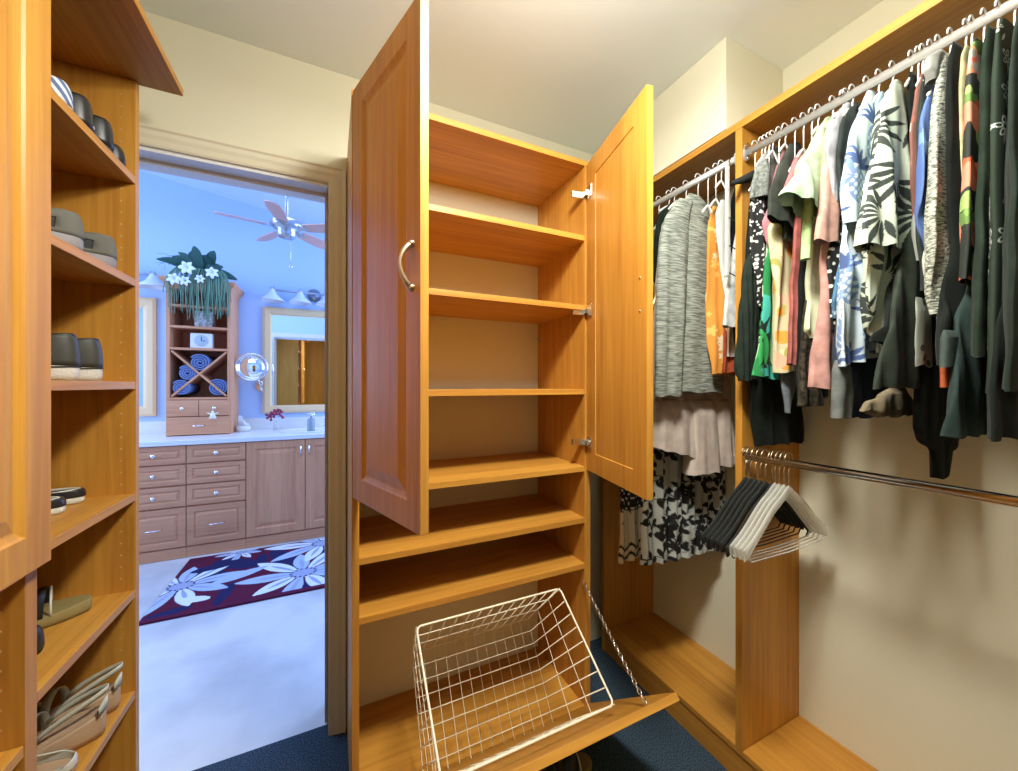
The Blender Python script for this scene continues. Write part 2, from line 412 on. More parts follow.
# ---- left wall: open shoe shelves
SX = -.484; SY0, SY1 = .990, 1.372; SO = (SX, SY0, 0)
shoeu = thing('shoe_shelf_unit', SO, 'open maple shoe shelves on the left wall beside the bathroom doorway', 'shelving')
def pins(b, x, y, zs, d=1):
    for z in zs: b.lathe([(0, y-.0006*d), (.0022, y-.0006*d), (.0026, y)], (x, 0, z), 8, 'y')
b = MB(); b.box(XL+.001, SX, SY1, SY1+.020, .001, 2.115); b.k = 1
pins(b, SX-.031, SY1, [.50+.032*i for i in range(50) if not (.66 < .50+.032*i < .75)])
b.build('side_panel', [wood_z, mat('pin_hole_sleeve', (.50, .34, .14), .4)], shoeu, SO, bevel=.0008)
for z in (1.831, 1.551, 1.270, .965, .701, .425, .11):
    MB().box(XL+.001, SX-.001, SY0, SY1, z, z+.020).build('shelf', wood_y, shoeu, SO, bevel=.001)
MB().box(XL+.001, XL+.006, SY0, SY1, .11, 2.11).build('back_panel', wood_z, shoeu, SO)
MB().box(XL+.02, SX-.03, SY0, SY1-.001, .001, .11).build('toe_board', wood_y, shoeu, SO)
# ---- left wall: near cabinet with door
NO = (SX, .20, 0)
near = thing('wall_cabinet', NO, 'maple cabinet with a raised-panel door at the left edge, nearest the camera', 'cabinet')
b = MB(); b.box(XL+.001, SX, .958, .988, .001, 2.115); b.k = 1
pins(b, SX-.030, .958, [.687+.034*i for i in range(8)])
b.build('side_panel', [wood_z, MATS['pin_hole_sleeve']], near, NO, bevel=.0008)
MB().box(XL+.001, SX, .20, .22, .001, 2.115).build('side_panel', wood_z, near, NO, bevel=.001)
for z in (.945, .632, .09):
    MB().box(XL+.007, SX-.001, .22, .957, z, z+.020).build('shelf', wood_y, near, NO, bevel=.001)
MB().box(XL+.001, XL+.006, .22, .957, .09, 2.11).build('back_panel', wood_z, near, NO)
def side_door(y0, y1, z, h, parent, Or, hs):
    # outer face looks to +x
    M = Matrix.Translation((SX+.001, y0, z)) @ Matrix.Rotation(PI/2, 4, 'Z')
    w_ = y1-y0
    b = door_mesh(w_, h, .020, M)
    d = b.build('door', wood_z, parent, Or, bevel=.0012)
    handle(M @ Matrix.Translation((.034 if hs else w_-.034, -.020, h*.5)), d, Or)
    return d
side_door(.586, .981, .962, 1.155, near, NO, True)
side_door(.188, .583, .962, 1.155, near, NO, False)
tb = MB().box(XL+.001, -.387, .15, 1.392, 2.116, 2.136).build('cornice_board', wood_y, None, (SX, .7, 2.116), bevel=.0015)
tag(tb, 'deep maple top board overhanging the shoe shelves at the upper left', 'shelf board')

# ---- right wall: hanging unit
RX = 1.188; RO = (RX, .776, 0)
hang = thing('hanging_wardrobe', RO, 'open maple hanging unit along the right wall with upper and lower rods', 'wardrobe')
MB().box(RX, XR-.001, -.9, 1.468, 2.107, 2.131).build('top_panel', wood_y, hang, RO, bevel=.001)
MB().box(RX, XR-.001, .776, .798, .0915, 2.106).build('divider_panel', wood_z, hang, RO, bevel=.001)
MB().box(RX, XR-.001, 1.448, 1.468, .001, 2.106).build('side_panel', wood_z, hang, RO, bevel=.001)
MB().box(RX, XR-.001, -.9, .775, .092, .111).build('base_shelf', wood_y, hang, RO, bevel=.001)
MB().box(RX, XR-.001, .799, 1.447, .092, .111).build('base_shelf', wood_y, hang, RO, bevel=.001)
MB().box(RX+.004, RX+.022, -.9, 1.447, .001, .091).build('toe_board', wood_y, hang, RO)
MB().box(RX, XR-.001, -.9, -.88, .112, 2.106).build('side_panel', wood_z, hang, RO)
RODX, RODZ, ROD2Z = 1.20, 2.022, 1.055
white_metal = mat('white_enamel_metal', (.62, .62, .60), .28, metal=.6)
def rod(y0, y1, x, z, m):
    b = MB(); pr = [(.0065*math.cos(a)+x, .0115*math.sin(a)+z) for a in [2*PI*i/20 for i in range(20)]]
    b.smooth = True; b.prism([(p[0], p[1]) for p in pr], 'y', y0, y1); b.sm[0] = b.sm[1] = False
    r = b.build('hanging_rod', m, hang, RO)
    for y, d in ((y0, 1), (y1, -1)):
        q = [(.014*math.cos(a)+x+.004, .023*math.sin(a)+z) for a in [2*PI*i/20 for i in range(20)]]
        MB().prism(q, 'y', min(y, y+d*.006), max(y, y+d*.006)).build('rod_bracket', m, r, RO)
    return r
rod(-.88, .775, RODX, RODZ, white_metal)
rod(.799, 1.447, RODX, RODZ, white_metal)
rod(-.88, .775, RODX, ROD2Z, chrome)
# ---- ceiling lamp
lamp = thing('ceiling_lamp', (.42, .42, H), 'round flush ceiling lamp with an opal glass bowl', 'lamp')
MB().lathe([(0, H-.001), (.15, H-.001), (.155, H-.02), (.145, H-.022)], (.42, .42, 0), 32).build('base', whitep, lamp, (.42, .42, H))
MB().lathe([(.14, H-.022), (.138, H-.05), (.115, H-.075), (.07, H-.09), (0, H-.096)], (.42, .42, 0), 32).build('glass_bowl', opal, lamp, (.42, .42, H))
#PART2
# ================================================================== CLOTHES
class Paint:
    """prints on cloth, drawn in cloth coordinates (metres)"""
    def __init__(s, x, z, bg):
        s.x = x; s.z = z; s.c = np.tile(np.array(bg, float), (len(x), 1))
    def ell(s, x0, z0, a, b, rot, col, hole=0):
        dx = s.x-x0; dz = s.z-z0; c, n = math.cos(rot), math.sin(rot)
        p = (dx*c+dz*n)/a; q = (-dx*n+dz*c)/b; d = p*p+q*q
        m = d < 1
        if hole: m &= d > hole
        s.c[m] = col
    def leaf(s, x0, z0, L, wd, rot, col):      # pointed leaf starting at x0,z0
        dx = s.x-x0; dz = s.z-z0; c, n = math.cos(rot), math.sin(rot)
        p = (dx*c+dz*n)/L; q = (-dx*n+dz*c)/wd
        with np.errstate(invalid='ignore'):
            m = (p > 0) & (p < 1) & (np.abs(q) < np.sin(np.clip(p, 0, 1)*PI)**.8)
        s.c[m] = col
    def frond(s, x0, z0, rot, L, col, n=6, wd=.010, spread=1.0):
        for k in range(n):
            t = (k+.5)/n
            for sd in (-1, 1):
                px = x0+math.cos(rot)*L*t*.75; pz = z0+math.sin(rot)*L*t*.75
                s.leaf(px, pz, L*(.62-.25*t), wd, rot+sd*spread*(1.05-.55*t), col)
        s.leaf(x0, z0, L, wd*.6, rot, col)
    def flower(s, x0, z0, r, col, mid=None, n=5, w_=.45, ph=0):
        for k in range(n):
            a = ph+2*PI*k/n
            s.ell(x0+math.cos(a)*r*.55, z0+math.sin(a)*r*.55, r*.5, r*w_*.62, a, col)
        if mid: s.ell(x0, z0, r*.25, r*.25, 0, mid)
def pat(seed, bg, fn):
    def f(x, z):
        P = Paint(x, z, bg); fn(P, np.random.RandomState(seed)); return np.clip(P.c, 0, 1)
    return f
WH = (.78, .82, .74)
def p_palm(bg, fg, L=.15, wd=.0075):
    def fn(P, r):
        for off in (0, 5):
            for i in range(5):
                for j in range(8):
                    x0 = off+.93+i*.125+(j % 2)*.06+r.uniform(-.02, .02); z0 = 1.18+j*.115+r.uniform(-.02, .02); rot = r.uniform(0, 2*PI)
                    for k in range(9):
                        a = rot+2.6*(k/8-.5)*1.25; l = L*(.42+.22*math.cos((k-4)*.5))
                        P.leaf(x0+math.cos(a)*.012, z0+math.sin(a)*.012, l, wd, a, fg)
    return bg, fn
def p_pine(P, r):
    fg = (.08, .13, .30); f2 = (.20, .30, .52); bg = (.60, .69, .76)
    for off in (0, 5):
        for i in range(7):
            for j in range(4):
                cx = .95+j*.15+(i % 2)*.07+off; cz = 1.28+i*.115
                P.ell(cx, cz, .034, .046, 0, f2)
                for a in range(-3, 4):
                    for b_ in range(-4, 5):
                        if (a+b_) % 2 == 0 and (a/3.4)**2+(b_/4.6)**2 < 1: P.ell(cx+a*.0095, cz+b_*.0095, .0052, .0052, 0, bg)
                for k in range(7): P.leaf(cx, cz+.045, .055, .006, PI*.12+PI*.76*k/6, fg)
        for i in range(10): P.frond(off+r.uniform(.95, 1.4), r.uniform(1.2, 2.), r.uniform(0, 6), .09, f2, 5, .006)
def p_trop(P, r):
    for off in (0, 5):
        for i in range(34):
            P.frond(off+r.uniform(.95, 1.45), r.uniform(1.2, 1.75), r.uniform(0, 6), .15, [(.03, .32, .08), (.05, .38, .30), (.42, .55, .36), (.02, .20, .06)][i % 4], 5, .014)
def p_citrus(P, r):
    for off in (0, 5):
        for i in range(170): P.ell(off+r.uniform(.95, 1.45), r.uniform(1.2, 1.8), r.uniform(.01, .03), r.uniform(.01, .025), r.uniform(0, 3), [(.80, .36, .06), (.42, .40, .12), (.85, .72, .42), (.78, .48, .32)][i % 4])
def p_orange(P, r):
    for off in (0, 5):
        for i in range(150): P.flower(off+r.uniform(.95, 1.5), r.uniform(1.2, 1.95), r.uniform(.008, .022), [(.75, .62, .42), (.30, .18, .06), (.62, .60, .38), (.85, .45, .12)][i % 4])
def p_dots(P, r):
    for off in (0, 5):
        for i in range(-2, 30):
            for j in range(0, 56): P.ell(off+.93+i*.022+(j % 2)*.011, .85+j*.019, .0042, .0042, 0, (.7, .72, .66))
def p_speck(P, r):
    for off in (0, 5):
        for i in range(1500): P.ell(off+r.uniform(1.0, 1.35), r.uniform(1.25, 1.95), r.uniform(.002, .0055), r.uniform(.0015, .004), r.uniform(0, 3), (.72, .74, .70))
def p_poppy(P, r):
    for off in (0, 5):
        for i in range(6):
            z = 1.42+i*.115; x = off+1.135+.02*((i % 2)*2-1)
            P.leaf(x, z-.055, .07, .020, 1.2+.8*(i % 3), (.20, .34, .09)); P.leaf(x+.01, z-.03, .06, .017, 2.6-.5*(i % 2), (.30, .42, .14)); P.leaf(x-.02, z-.06, .05, .014, .5, (.13, .22, .06))
        for i in range(5):
            z = 1.46+i*.115; x = off+1.135+.012*((i % 2)*2-1)
            for k, a in enumerate((1.1, 1.6, 2.1, .7, 2.5)): P.leaf(x+.006*(k-2), z-.03, .062, .019, a, (.70, .12, .06) if k % 2 else (.82, .25, .16))
        for i in range(3): P.flower(off+1.11+.05*i, 1.93-.03*i, .030, (.36, .35, .29), (.5, .5, .42), 6, .6, i)
def p_embro(P, r):
    c = (.50, .55, .48); c2 = (.28, .32, .27)
    for off in (0, 5):
        for i in range(13):
            x = off+1.112+.012*math.sin(i*2.1); z = 1.22+i*.066
            for k in range(5):
                a = 2*PI*k/5+i; P.ell(x+.011*math.cos(a), z+.012*math.sin(a), .008, .005, a, c if i % 3 else c2, .35)
            P.leaf(x-.004, z-.034, .030, .0028, 1.3+.3*(i % 2), c2); P.leaf(x+.006, z-.036, .022, .0028, .9, c)
def p_bwleaf(P, r):
    for off in (0, 5):
        for i in range(120):
            x = off+r.uniform(.9, 1.55); z = r.uniform(.58, 1.35); a = r.uniform(0, 6)
            P.leaf(x, z, .12, .0028, a, (.03, .03, .03))
            for k in range(5): P.leaf(x+math.cos(a)*.022*k, z+math.sin(a)*.022*k, r.uniform(.026, .040), .0095, a+(1.1 if k % 2 else -1.1), (.012, .012, .012))
def p_zig(P, r):
    for off in (0, 5):
        for i in range(60): P.ell(off+r.uniform(.9, 1.5), r.uniform(.68, .80), .006, .003, r.uniform(0, 3), (.10, .07, .04))
    zig = np.abs(((P.x/.045) % 1)-.5)*.06
    for k, cc in ((.612, 1), (.645, 1)):
        m = np.abs(P.z-(k+zig)) < .006; P.c[m] = (.015, .012, .012)
    m = P.z > .80; P.c[m] = (.012, .012, .012)
    for off in (0, 5):
        for i in range(34):
            for j in range(26): P.ell(off+.9+i*.02+(j % 2)*.01, .81+j*.018, .004, .004, 0, (.7, .68, .6))
def p_blue(P, r):
    for off in (0, 5):
        for i in range(70): P.leaf(off+r.uniform(.95, 1.45), r.uniform(1.4, 1.95), .05, .012, r.uniform(0, 6), [(.30, .46, .68), (.08, .14, .36), (.16, .28, .55)][i % 3])
def p_denimfl(P, r):
    for off in (0, 5):
        for i in range(260): P.ell(off+r.uniform(.95, 1.45), r.uniform(1.2, 1.95), .006, .004, r.uniform(0, 3), (.42, .56, .70))
def p_pebble(P, r):
    for off in (0, 5):
        for i in range(50): P.ell(off+r.uniform(.95, 1.4), r.uniform(1.2, 1.62), r.uniform(.005, .014), r.uniform(.004, .010), r.uniform(0, 3), (.09, .10, .08))
def p_rust(P, r):
    for off in (0, 5):
        for i in range(120): P.ell(off+r.uniform(.95, 1.45), r.uniform(1.4, 1.98), .012, .006, r.uniform(0, 3), [(.30, .10, .07), (.12, .08, .06), (.34, .30, .24)][i % 3])
def p_leafcream(P, r):
    for off in (0, 5):
        for i in range(26): P.leaf(off+r.uniform(.95, 1.4), r.uniform(1.3, 1.85), .07, .010, r.uniform(0, 6), [(.34, .40, .22), (.52, .54, .38)][i % 2])

def slab(L, R, Y, th, fold=.006, lam=.085, ph=0., dz=0., rows=60, seg=56, top=.35, wmin=.16, color=None, name='body', m=None, parent=None, origin=(0, 0, 0), pleat=0., px=True, flare=0.):
    """hanging piece of cloth seen from its edge: front outline L (and back outline R) as (u,v) on the plane Y, soft closed cross-section"""
    Lw = [(p.x, p.z) for p in (PY(u, v, Y) for u, v in L)] if px else L
    zt, zb = Lw[0][1], Lw[-1][1]
    zz = np.array([p[1] for p in Lw])[::-1]; xx = np.array([p[0] for p in Lw])[::-1]
    z = np.linspace(zt, zb, rows); xf = np.interp(z, zz, xx)
    k = np.ones(5)/5; pad = np.concatenate([[xf[0]]*2, xf, [xf[-1]]*2]); xf = np.convolve(pad, k, 'valid')
    if R:
        Rw = [(p.x, p.z) for p in (PY(u, v, Y) for u, v in R)] if px else R
        xb = np.interp(z, np.array([p[1] for p in Rw])[::-1], np.array([p[0] for p in Rw])[::-1])
    else:
        xb = 2*RODX-xf+.02
        d = np.clip((zt-z)/.16, 0, 1)
        xb = np.clip(xb, xf+.03+(wmin-.03)*d, 1.485)
    xb = np.minimum(np.maximum(xb, xf+.012), 1.488)
    nf = seg//4 if color is not None else seg//2          # far side coarser on printed cloth
    s = np.concatenate([PI*np.arange(nf)/nf, PI+PI*np.arange(seg-nf)/(seg-nf)])
    r = (np.arange(rows)/(rows-1))[:, None]; xf_, xb_ = xf[:, None], xb[:, None]; zc_ = z[:, None]
    cs, sn = np.cos(s)[None], np.sin(s)[None]
    x = (xf_+xb_)/2+(xb_-xf_)/2*np.sign(cs)*np.abs(cs)**.75
    env = th*(top+(1-top)*np.minimum(1, r*5)**.6)+flare*r
    f = fold*np.minimum(1, r*1.6)**.8
    fo = f*(np.sin(2*PI*x/lam+ph+1.3*np.sin(zc_*6+ph))+.5*np.sin(2*PI*x/(lam*.47)+ph*2+2*r))
    fo = fo+f*.35*np.sin(zc_*38+x*22+ph)*np.sin(zc_*11+ph)
    if pleat: fo = fo+pleat*np.abs(((x/.018) % 1)-.5)*2*np.minimum(1, r*3)
    y = Y+env*np.sign(sn)*np.abs(sn)**.8+fo
    zz_ = zc_+dz*((x-xf_)/(xb_-xf_))*r+.003*r*np.sin(2*PI*x/(lam*.8)+ph)+0*x
    V = np.stack([x, y, zz_], -1).reshape(-1, 3)-np.array(origin)
    CXv = (x+np.where(sn > 0, 5, 0)).ravel()
    a_ = np.arange(rows-1)[:, None]*seg; j_ = np.arange(seg)[None]; j2 = (j_+1) % seg
    F = np.stack([a_+j_, a_+j2, a_+seg+j2, a_+seg+j_], -1).reshape(-1, 4)
    nq = len(F); me = bpy.data.meshes.new(name); me.vertices.add(len(V)); me.vertices.foreach_set('co', V.ravel().astype(np.float32))
    me.loops.add(nq*4+seg); me.loops.foreach_set('vertex_index', np.concatenate([F.ravel(), np.arange(seg)[::-1]]).astype(np.int32))
    me.polygons.add(nq+1); me.polygons.foreach_set('loop_start', np.concatenate([np.arange(nq)*4, [nq*4]]).astype(np.int32))
    me.polygons.foreach_set('use_smooth', np.ones(nq+1, bool)); me.update(calc_edges=True); me.validate()
    me.materials.append(m or printed)
    ob = bpy.data.objects.new(name, me); C.objects.link(ob); ob.parent = parent
    if color is not None:
        at = me.color_attributes.new('Col', 'FLOAT_COLOR', 'POINT')
        full = np.ones((len(V), 4)); full[:, :3] = color(CXv, np.repeat(z, seg))
        at.data.foreach_set('color', full.ravel().astype(np.float32))
    return ob, Lw
def hanger(x, y, zneck, zrod, hw, m, label, kind='shirt', drop=.09, group=None, hookm=None, origin=None, th=.005, yaw=0):
    o = thing('clothes_hanger', (x, y, zrod), label, 'hanger', group)
    O_ = (x, y, zrod); b = MB()
    pts = [(x, y, zneck)]
    pts += [(x, y, zrod-.022)]
    for k in range(11):
        a = -PI/2+.35 + (PI*1.42)*k/10
        pts.append((x+.016*math.cos(a), y, zrod+.006+.016*math.sin(a)+.001))
    b.tube(pts, .0016, 6)
    b.build('hook', hookm or m, o, O_)
    b = MB(); sh = []
    for k in range(-8, 9):
        t = k/8; sh.append((x+hw*t, y, zneck-drop*abs(t)**1.25))
    b.tube(sh, th*.55, 8, r2=2.0)
    b.build('shoulder_bar', m, o, O_)
    if kind == 'full':
        b = MB(); b.tube([sh[0], (x-hw*.96, y, zneck-drop-.014), (x+hw*.96, y, zneck-drop-.014), sh[-1]], th*.45, 6); b.build('crossbar', m, o, O_)
    if yaw:
        o.rotation_euler.z = yaw
    return o

dk = cloth('black_jersey', (.008, .011, .009)); dk2 = cloth('charcoal_green_knit', (.017, .026, .019)); dk3 = cloth('dark_slate_cloth', (.026, .035, .032))
GARM = []
def garment(name, label, cat, Y, L, th=.012, R=None, color=None, m=None, sleeves=(), hang_label=None, hm=None, q=1, **kw):
    p0 = PY(L[0][0], L[0][1], Y)
    origin = (RODX, Y, p0.z)
    o = thing(name, origin, label, cat, 'clothes on the upper rods')
    hi = color is not None
    ob, Lw = slab(L, R, Y, th, color=color, m=m, parent=o, origin=origin, name='body', rows=int(240*q) if hi else 70, seg=int(200*q) if hi else 72, **kw)
    for sl in sleeves:
        slab(sl['L'], sl['R'], Y+sl.get('dy', -.5*th), sl.get('th', th*.9), fold=sl.get('fold', .003), color=sl.get('color', color), m=sl.get('m', m), parent=o, origin=origin,
             name=sl.get('name', 'sleeve'), rows=int(170*q) if hi else 44, seg=int(110*q) if hi else 48, dz=sl.get('dz', 0), flare=sl.get('flare', 0), ph=1.1)
    zn = min(p0.z+.004, RODZ-.03)
    xs = np.interp(zn-.07, [q[1] for q in Lw][::-1], [q[0] for q in Lw][::-1])
    hw = max(.03, min(.18, RODX-xs-.012))
    if hang_label:
        hanger(RODX, Y, zn-.008, RODZ, hw, hm or whitep, hang_label, drop=.07 if hw > .08 else .03, th=.004)
    GARM.append((name, Y)); return o
grey_marl = mat('grey_marled_knit', (.3, .3, .28), .9, noise=((25, 25, 320), 4, (.13, .145, .125), (.40, .43, .37), (.38, .62)), bump=(300, .4, .002), spec=.2)
bw_marl = mat('black_and_cream_boucle', (.3, .3, .28), .95, noise=((90, 90, 380), 4, (.09, .10, .085), (.56, .58, .48), (.38, .60)), bump=(220, .9, .004), spec=.2)
w_ = lambda s_: 'white plastic hanger holding the '+s_
c_ = lambda s_: 'clear plastic hanger holding the '+s_
# ---------- left bay (behind the open tower door)
garment('floral_dress', 'long cream and black leaf-print dress reaching lowest in the left bay', 'dress', 1.050,
        [(676, 200), (662, 225), (655, 300), (650, 400), (645, 450), (641, 520), (640, 565)], .018, R=[(690, 200), (700, 230), (716, 300), (722, 400), (728, 470), (731, 520), (731, 560)],
        color=pat(5, (.42, .44, .40), p_bwleaf), q=1.8, fold=.008, lam=.075, dz=-.015, hang_label=w_('long black leaf-print dress'))
garment('halter_dress', 'cream dress with polka-dot band and black zigzag hem, partly behind the open door', 'dress', 1.125,
        [(668, 225), (655, 250), (640, 330), (628, 420), (620, 495), (618, 562)], .022, R=[(675, 225), (680, 250), (684, 330), (684, 420), (682, 500), (674, 548)],
        color=pat(6, (.52, .47, .34), p_zig), fold=.007, lam=.05, dz=.03, hang_label=w_('zigzag-hem dress'))
garment('tiered_blouse', 'blush pink tiered blouse hanging below the grey cardigan', 'blouse', .996,
        [(676, 205), (660, 230), (655, 300), (652, 380), (650, 432)], .012, R=[(690, 205), (700, 230), (715, 300), (728, 380), (733, 432)],
        m=cloth('blush_crepe', (.50, .42, .36), k=.92), fold=.006, lam=.10, dz=-.012,
        sleeves=[dict(name='lower_tier', L=[(653, 400), (650, 440), (648, 447)], R=[(692, 400), (694, 440), (696, 482)], dy=-.004, th=.027, fold=.005, flare=.01, dz=-.055),
                 dict(name='lower_tier', L=[(688, 400), (688, 440), (686, 474)], R=[(712, 400), (716, 440), (718, 474)], dy=-.012, th=.024, fold=.004, flare=.012),
                 dict(name='lower_tier', L=[(710, 400), (712, 440), (714, 466)], R=[(728, 400), (732, 440), (734, 465)], dy=-.004, th=.022, fold=.006, flare=.008)],
        hang_label=w_('blush tiered blouse'))
garment('t_shirt', 'dark olive top at the far end of the left bay', 'shirt', 1.075,
        [(672, 203), (658, 212), (652, 260), (650, 330), (652, 388)], .012, m=dk2, R=[(690, 200), (700, 220), (706, 300), (710, 385)], hang_label=w_('dark olive top'))
garment('cardigan', 'grey marled long-sleeved cardigan in the left bay', 'cardigan', .945,
        [(690, 194), (679, 204), (670, 225), (667, 300), (668, 392)], .018, R=[(697, 194), (706, 204), (712, 225), (718, 300), (722, 381)],
        m=grey_marl, dz=-.004, fold=.003, lam=.17,
        sleeves=[dict(L=[(682, 199), (670, 208), (662, 225), (658, 260), (656, 330), (655, 396)], R=[(694, 199), (690, 208), (688, 225), (687, 260), (685, 330), (681, 394)], dy=-.016, th=.016),
                 dict(name='pocket_flap', L=[(684, 384), (684, 390)], R=[(714, 381), (715, 398)], dy=-.006, th=.012)],
        hang_label=w_('grey marled cardigan'))
garment('orange_blouse', 'orange floral sleeveless blouse next to the grey cardigan', 'blouse', .905,
        [(713, 206), (709, 222), (707, 250), (708, 300), (709, 345), (712, 374)], .012, color=pat(7, (.66, .27, .05), p_orange), wmin=.13, dz=.0, hang_label=w_('orange floral blouse'))
garment('white_blouse', 'white sleeveless blouse with pale print beside the orange blouse', 'blouse', .875,
        [(721, 200), (716, 212), (718, 240), (723, 280), (727, 320), (728, 356)], .010, color=pat(8, (.62, .64, .60), p_leafcream), wmin=.12, hang_label=w_('white printed blouse'))
garment('skirt', 'rust red skirt showing below the white blouse', 'skirt', .89,
        [(722, 330), (723, 350), (724, 372)], .012, m=cloth('rust_red_cloth', (.36, .07, .03)), wmin=.12, hang_label=None)
garment('camisole', 'black top behind the clear multi-tier hanger', 'shirt', .855,
        [(736, 185), (731, 200), (731, 260), (734, 320), (738, 352)], .008, m=dk, wmin=.15, hang_label=w_('black top by the acrylic bar'))
garment('white_skirt', 'pale grey-white tapered skirt with a hem band clipped to the tier hanger', 'skirt', .832,
        [(745, 198), (739, 222), (733, 255), (727, 290), (723, 326)], .012, R=[(748, 198), (747, 222), (745, 255), (744, 290), (743, 330)], m=cloth('pale_grey_satin', (.56, .60, .60), .6), fold=.002, hang_label=None)
# ---------- right bay
garment('long_black_dress', 'long black dress reaching lowest beside the divider', 'dress', .742,
        [(757, 183), (750, 200), (746, 260), (746, 330), (750, 385), (757, 446)], .014, R=[(763, 183), (770, 200), (780, 260), (790, 330), (800, 385), (805, 434)], m=dk, fold=.006, dz=.0, hang_label=c_('long black dress'))
garment('pleated_skirt', 'dark pleated skirt hanging in front of the divider edge', 'skirt', .738,
        [(755, 230), (747, 260), (741, 320), (738, 372), (741, 380)], .013, R=[(760, 230), (760, 260), (760, 320), (758, 380)], m=dk2, fold=.002, pleat=.008, hang_label=None)
garment('sequin_top', 'black top with white speckles and narrow silhouette near the divider', 'shirt', .722,
        [(766, 160), (757, 172), (752, 195), (751, 235), (753, 262), (757, 290), (760, 307)], .010, R=[(769, 160), (771, 172), (770, 195), (767, 235), (766, 262), (765, 290), (763, 308)],
        color=pat(9, (.02, .02, .02), p_speck), hang_label=c_('speckled black top'))
garment('sheer_blouse', 'sheer silver grey blouse at the divider end of the right bay', 'blouse', .712,
        [(773, 146), (764, 153), (757, 168), (754, 184), (753, 196)], .013, R=[(778, 146), (780, 155), (781, 170), (782, 200)], m=cloth('silver_sheer', (.24, .26, .24), .45, k=.5, sc=(120, 120, 120)), hang_label=c_('sheer silver blouse'))
garment('tropical_top', 'green tropical leaf-print top on black', 'shirt', .700,
        [(778, 215), (768, 238), (764, 262), (761, 310), (757, 345), (753, 375)], .013, color=pat(10, (.012, .02, .016), p_trop), wmin=.16, dz=-.02, hang_label=c_('green tropical top'))
garment('knit_top', 'mauve pink top with maroon lining', 'shirt', .690,
        [(783, 150), (776, 172), (770, 197), (764, 222), (766, 245), (770, 257)], .012, R=[(788, 150), (790, 172), (790, 197), (788, 222), (786, 245), (783, 257)], m=cloth('mauve_pink_knit', (.42, .19, .21)), hang_label=c_('mauve pink top'))
garment('citrus_dress', 'cream sleeveless dress with orange citrus flowers', 'dress', .672,
        [(785, 200), (776, 214), (769, 228), (771, 255), (775, 300), (777, 345), (778, 372)], .013, R=[(789, 200), (790, 214), (791, 228), (793, 262), (795, 300), (796, 345), (796, 368)],
        color=pat(12, (.62, .56, .34), p_citrus), hang_label=c_('citrus print dress'))
garment('grey_tunic', 'blue-grey tunic ending in a sharp point below the citrus dress', 'shirt', .682,
        [(792, 260), (786, 300), (782, 355), (780, 378), (783, 395), (786, 413)], .008, R=[(796, 260), (797, 300), (797, 355), (797, 378), (793, 396), (787, 414)], m=cloth('blue_grey_linen', (.22, .26, .29)), fold=.002, hang_label=None)
garment('charcoal_tee', 'charcoal grey short-sleeved tee over the mauve top', 'shirt', .655,
        [(794, 142), (788, 152), (783, 172), (779, 205), (782, 240)], .012, m=dk3, wmin=.14,
        sleeves=[dict(L=[(790, 144), (779, 165), (771, 190), (768, 216)], R=[(797, 144), (796, 165), (796, 190), (794, 235)], dz=-.02, dy=-.012, m=cloth('charcoal_sleeve_knit', (.045, .052, .042)))],
        hang_label=c_('charcoal tee'))
garment('salmon_tee', 'salmon red narrow top right of the citrus dress', 'shirt', .630,
        [(800, 165), (797, 195), (796, 215), (794, 290), (791, 364)], .011, m=cloth('salmon_red_jersey', (.40, .12, .10)), wmin=.12, R=None, hang_label=c_('salmon red top'),
        sleeves=[dict(L=[(800, 150), (792, 165), (786, 185), (783, 198)], R=[(804, 150), (803, 165), (800, 185), (798, 203)], dy=-.010, m=cloth('coral_pink_jersey', (.50, .17, .18)))])
garment('black_trousers', 'black trousers folded over a hanger beside the salmon top', 'trousers', .608,
        [(808, 150), (804, 180), (803, 250), (802, 330), (801, 398)], .012, m=dk, wmin=.13, hang_label=c_('black folded trousers'))
garment('brown_print_top', 'dark brown print top whose hem shows at the bottom of the row', 'shirt', .600,
        [(806, 300), (803, 360), (799, 395), (797, 406)], .012, m=cloth('dark_brown_print', (.055, .045, .03), sc=(90, 90, 90), k=.2), wmin=.08, hang_label=None)
garment('leaf_blouse', 'cream leaf-print sleeve blouse hanging beneath the mint ruffles', 'blouse', .588,
        [(816, 180), (812, 205), (811, 250), (811, 300), (808, 330), (812, 337)], .012, R=[(820, 180), (822, 205), (823, 250), (823, 300), (823, 334)], color=pat(13, (.58, .62, .42), p_leafcream), hang_label=c_('cream leaf-print blouse'))
garment('mint_blouse', 'pale mint ruffled short-sleeved blouse', 'blouse', .573,
        [(828, 117), (821, 126), (815, 150), (812, 190), (812, 222)], .012, m=cloth('mint_crepe', (.42, .62, .28)), wmin=.13,
        sleeves=[dict(L=[(826, 118), (818, 130), (809, 148), (798, 170), (784, 193)], R=[(832, 118), (832, 130), (830, 148), (826, 170), (816, 208)], dz=-.035, dy=-.014, fold=.006, flare=.014, m=cloth('mint_white_crepe', (.42, .56, .36))),
                 dict(name='ruffle', L=[(808, 185), (806, 220), (804, 258)], R=[(812, 185), (811, 220), (808, 262)], dy=-.01, fold=.003)],
        hang_label=c_('mint ruffled blouse'))
garment('pink_tee', 'dusty pink short-sleeved tee with long hem', 'shirt', .540,
        [(836, 112), (829, 128), (826, 160), (824, 240), (820, 300), (813, 384), (813, 388)], .014, R=[(839, 112), (842, 128), (842, 240), (838, 300), (832, 392)],
        m=cloth('dusty_pink_jersey', (.50, .27, .23)),
        sleeves=[dict(L=[(834, 113), (826, 132), (824, 170), (821, 210), (816, 240)], R=[(840, 113), (842, 132), (840, 170), (838, 205), (837, 224)], dz=.0, dy=-.012, m=cloth('peach_pink_jersey', (.64, .38, .30)))],
        hang_label=c_('dusty pink tee'))
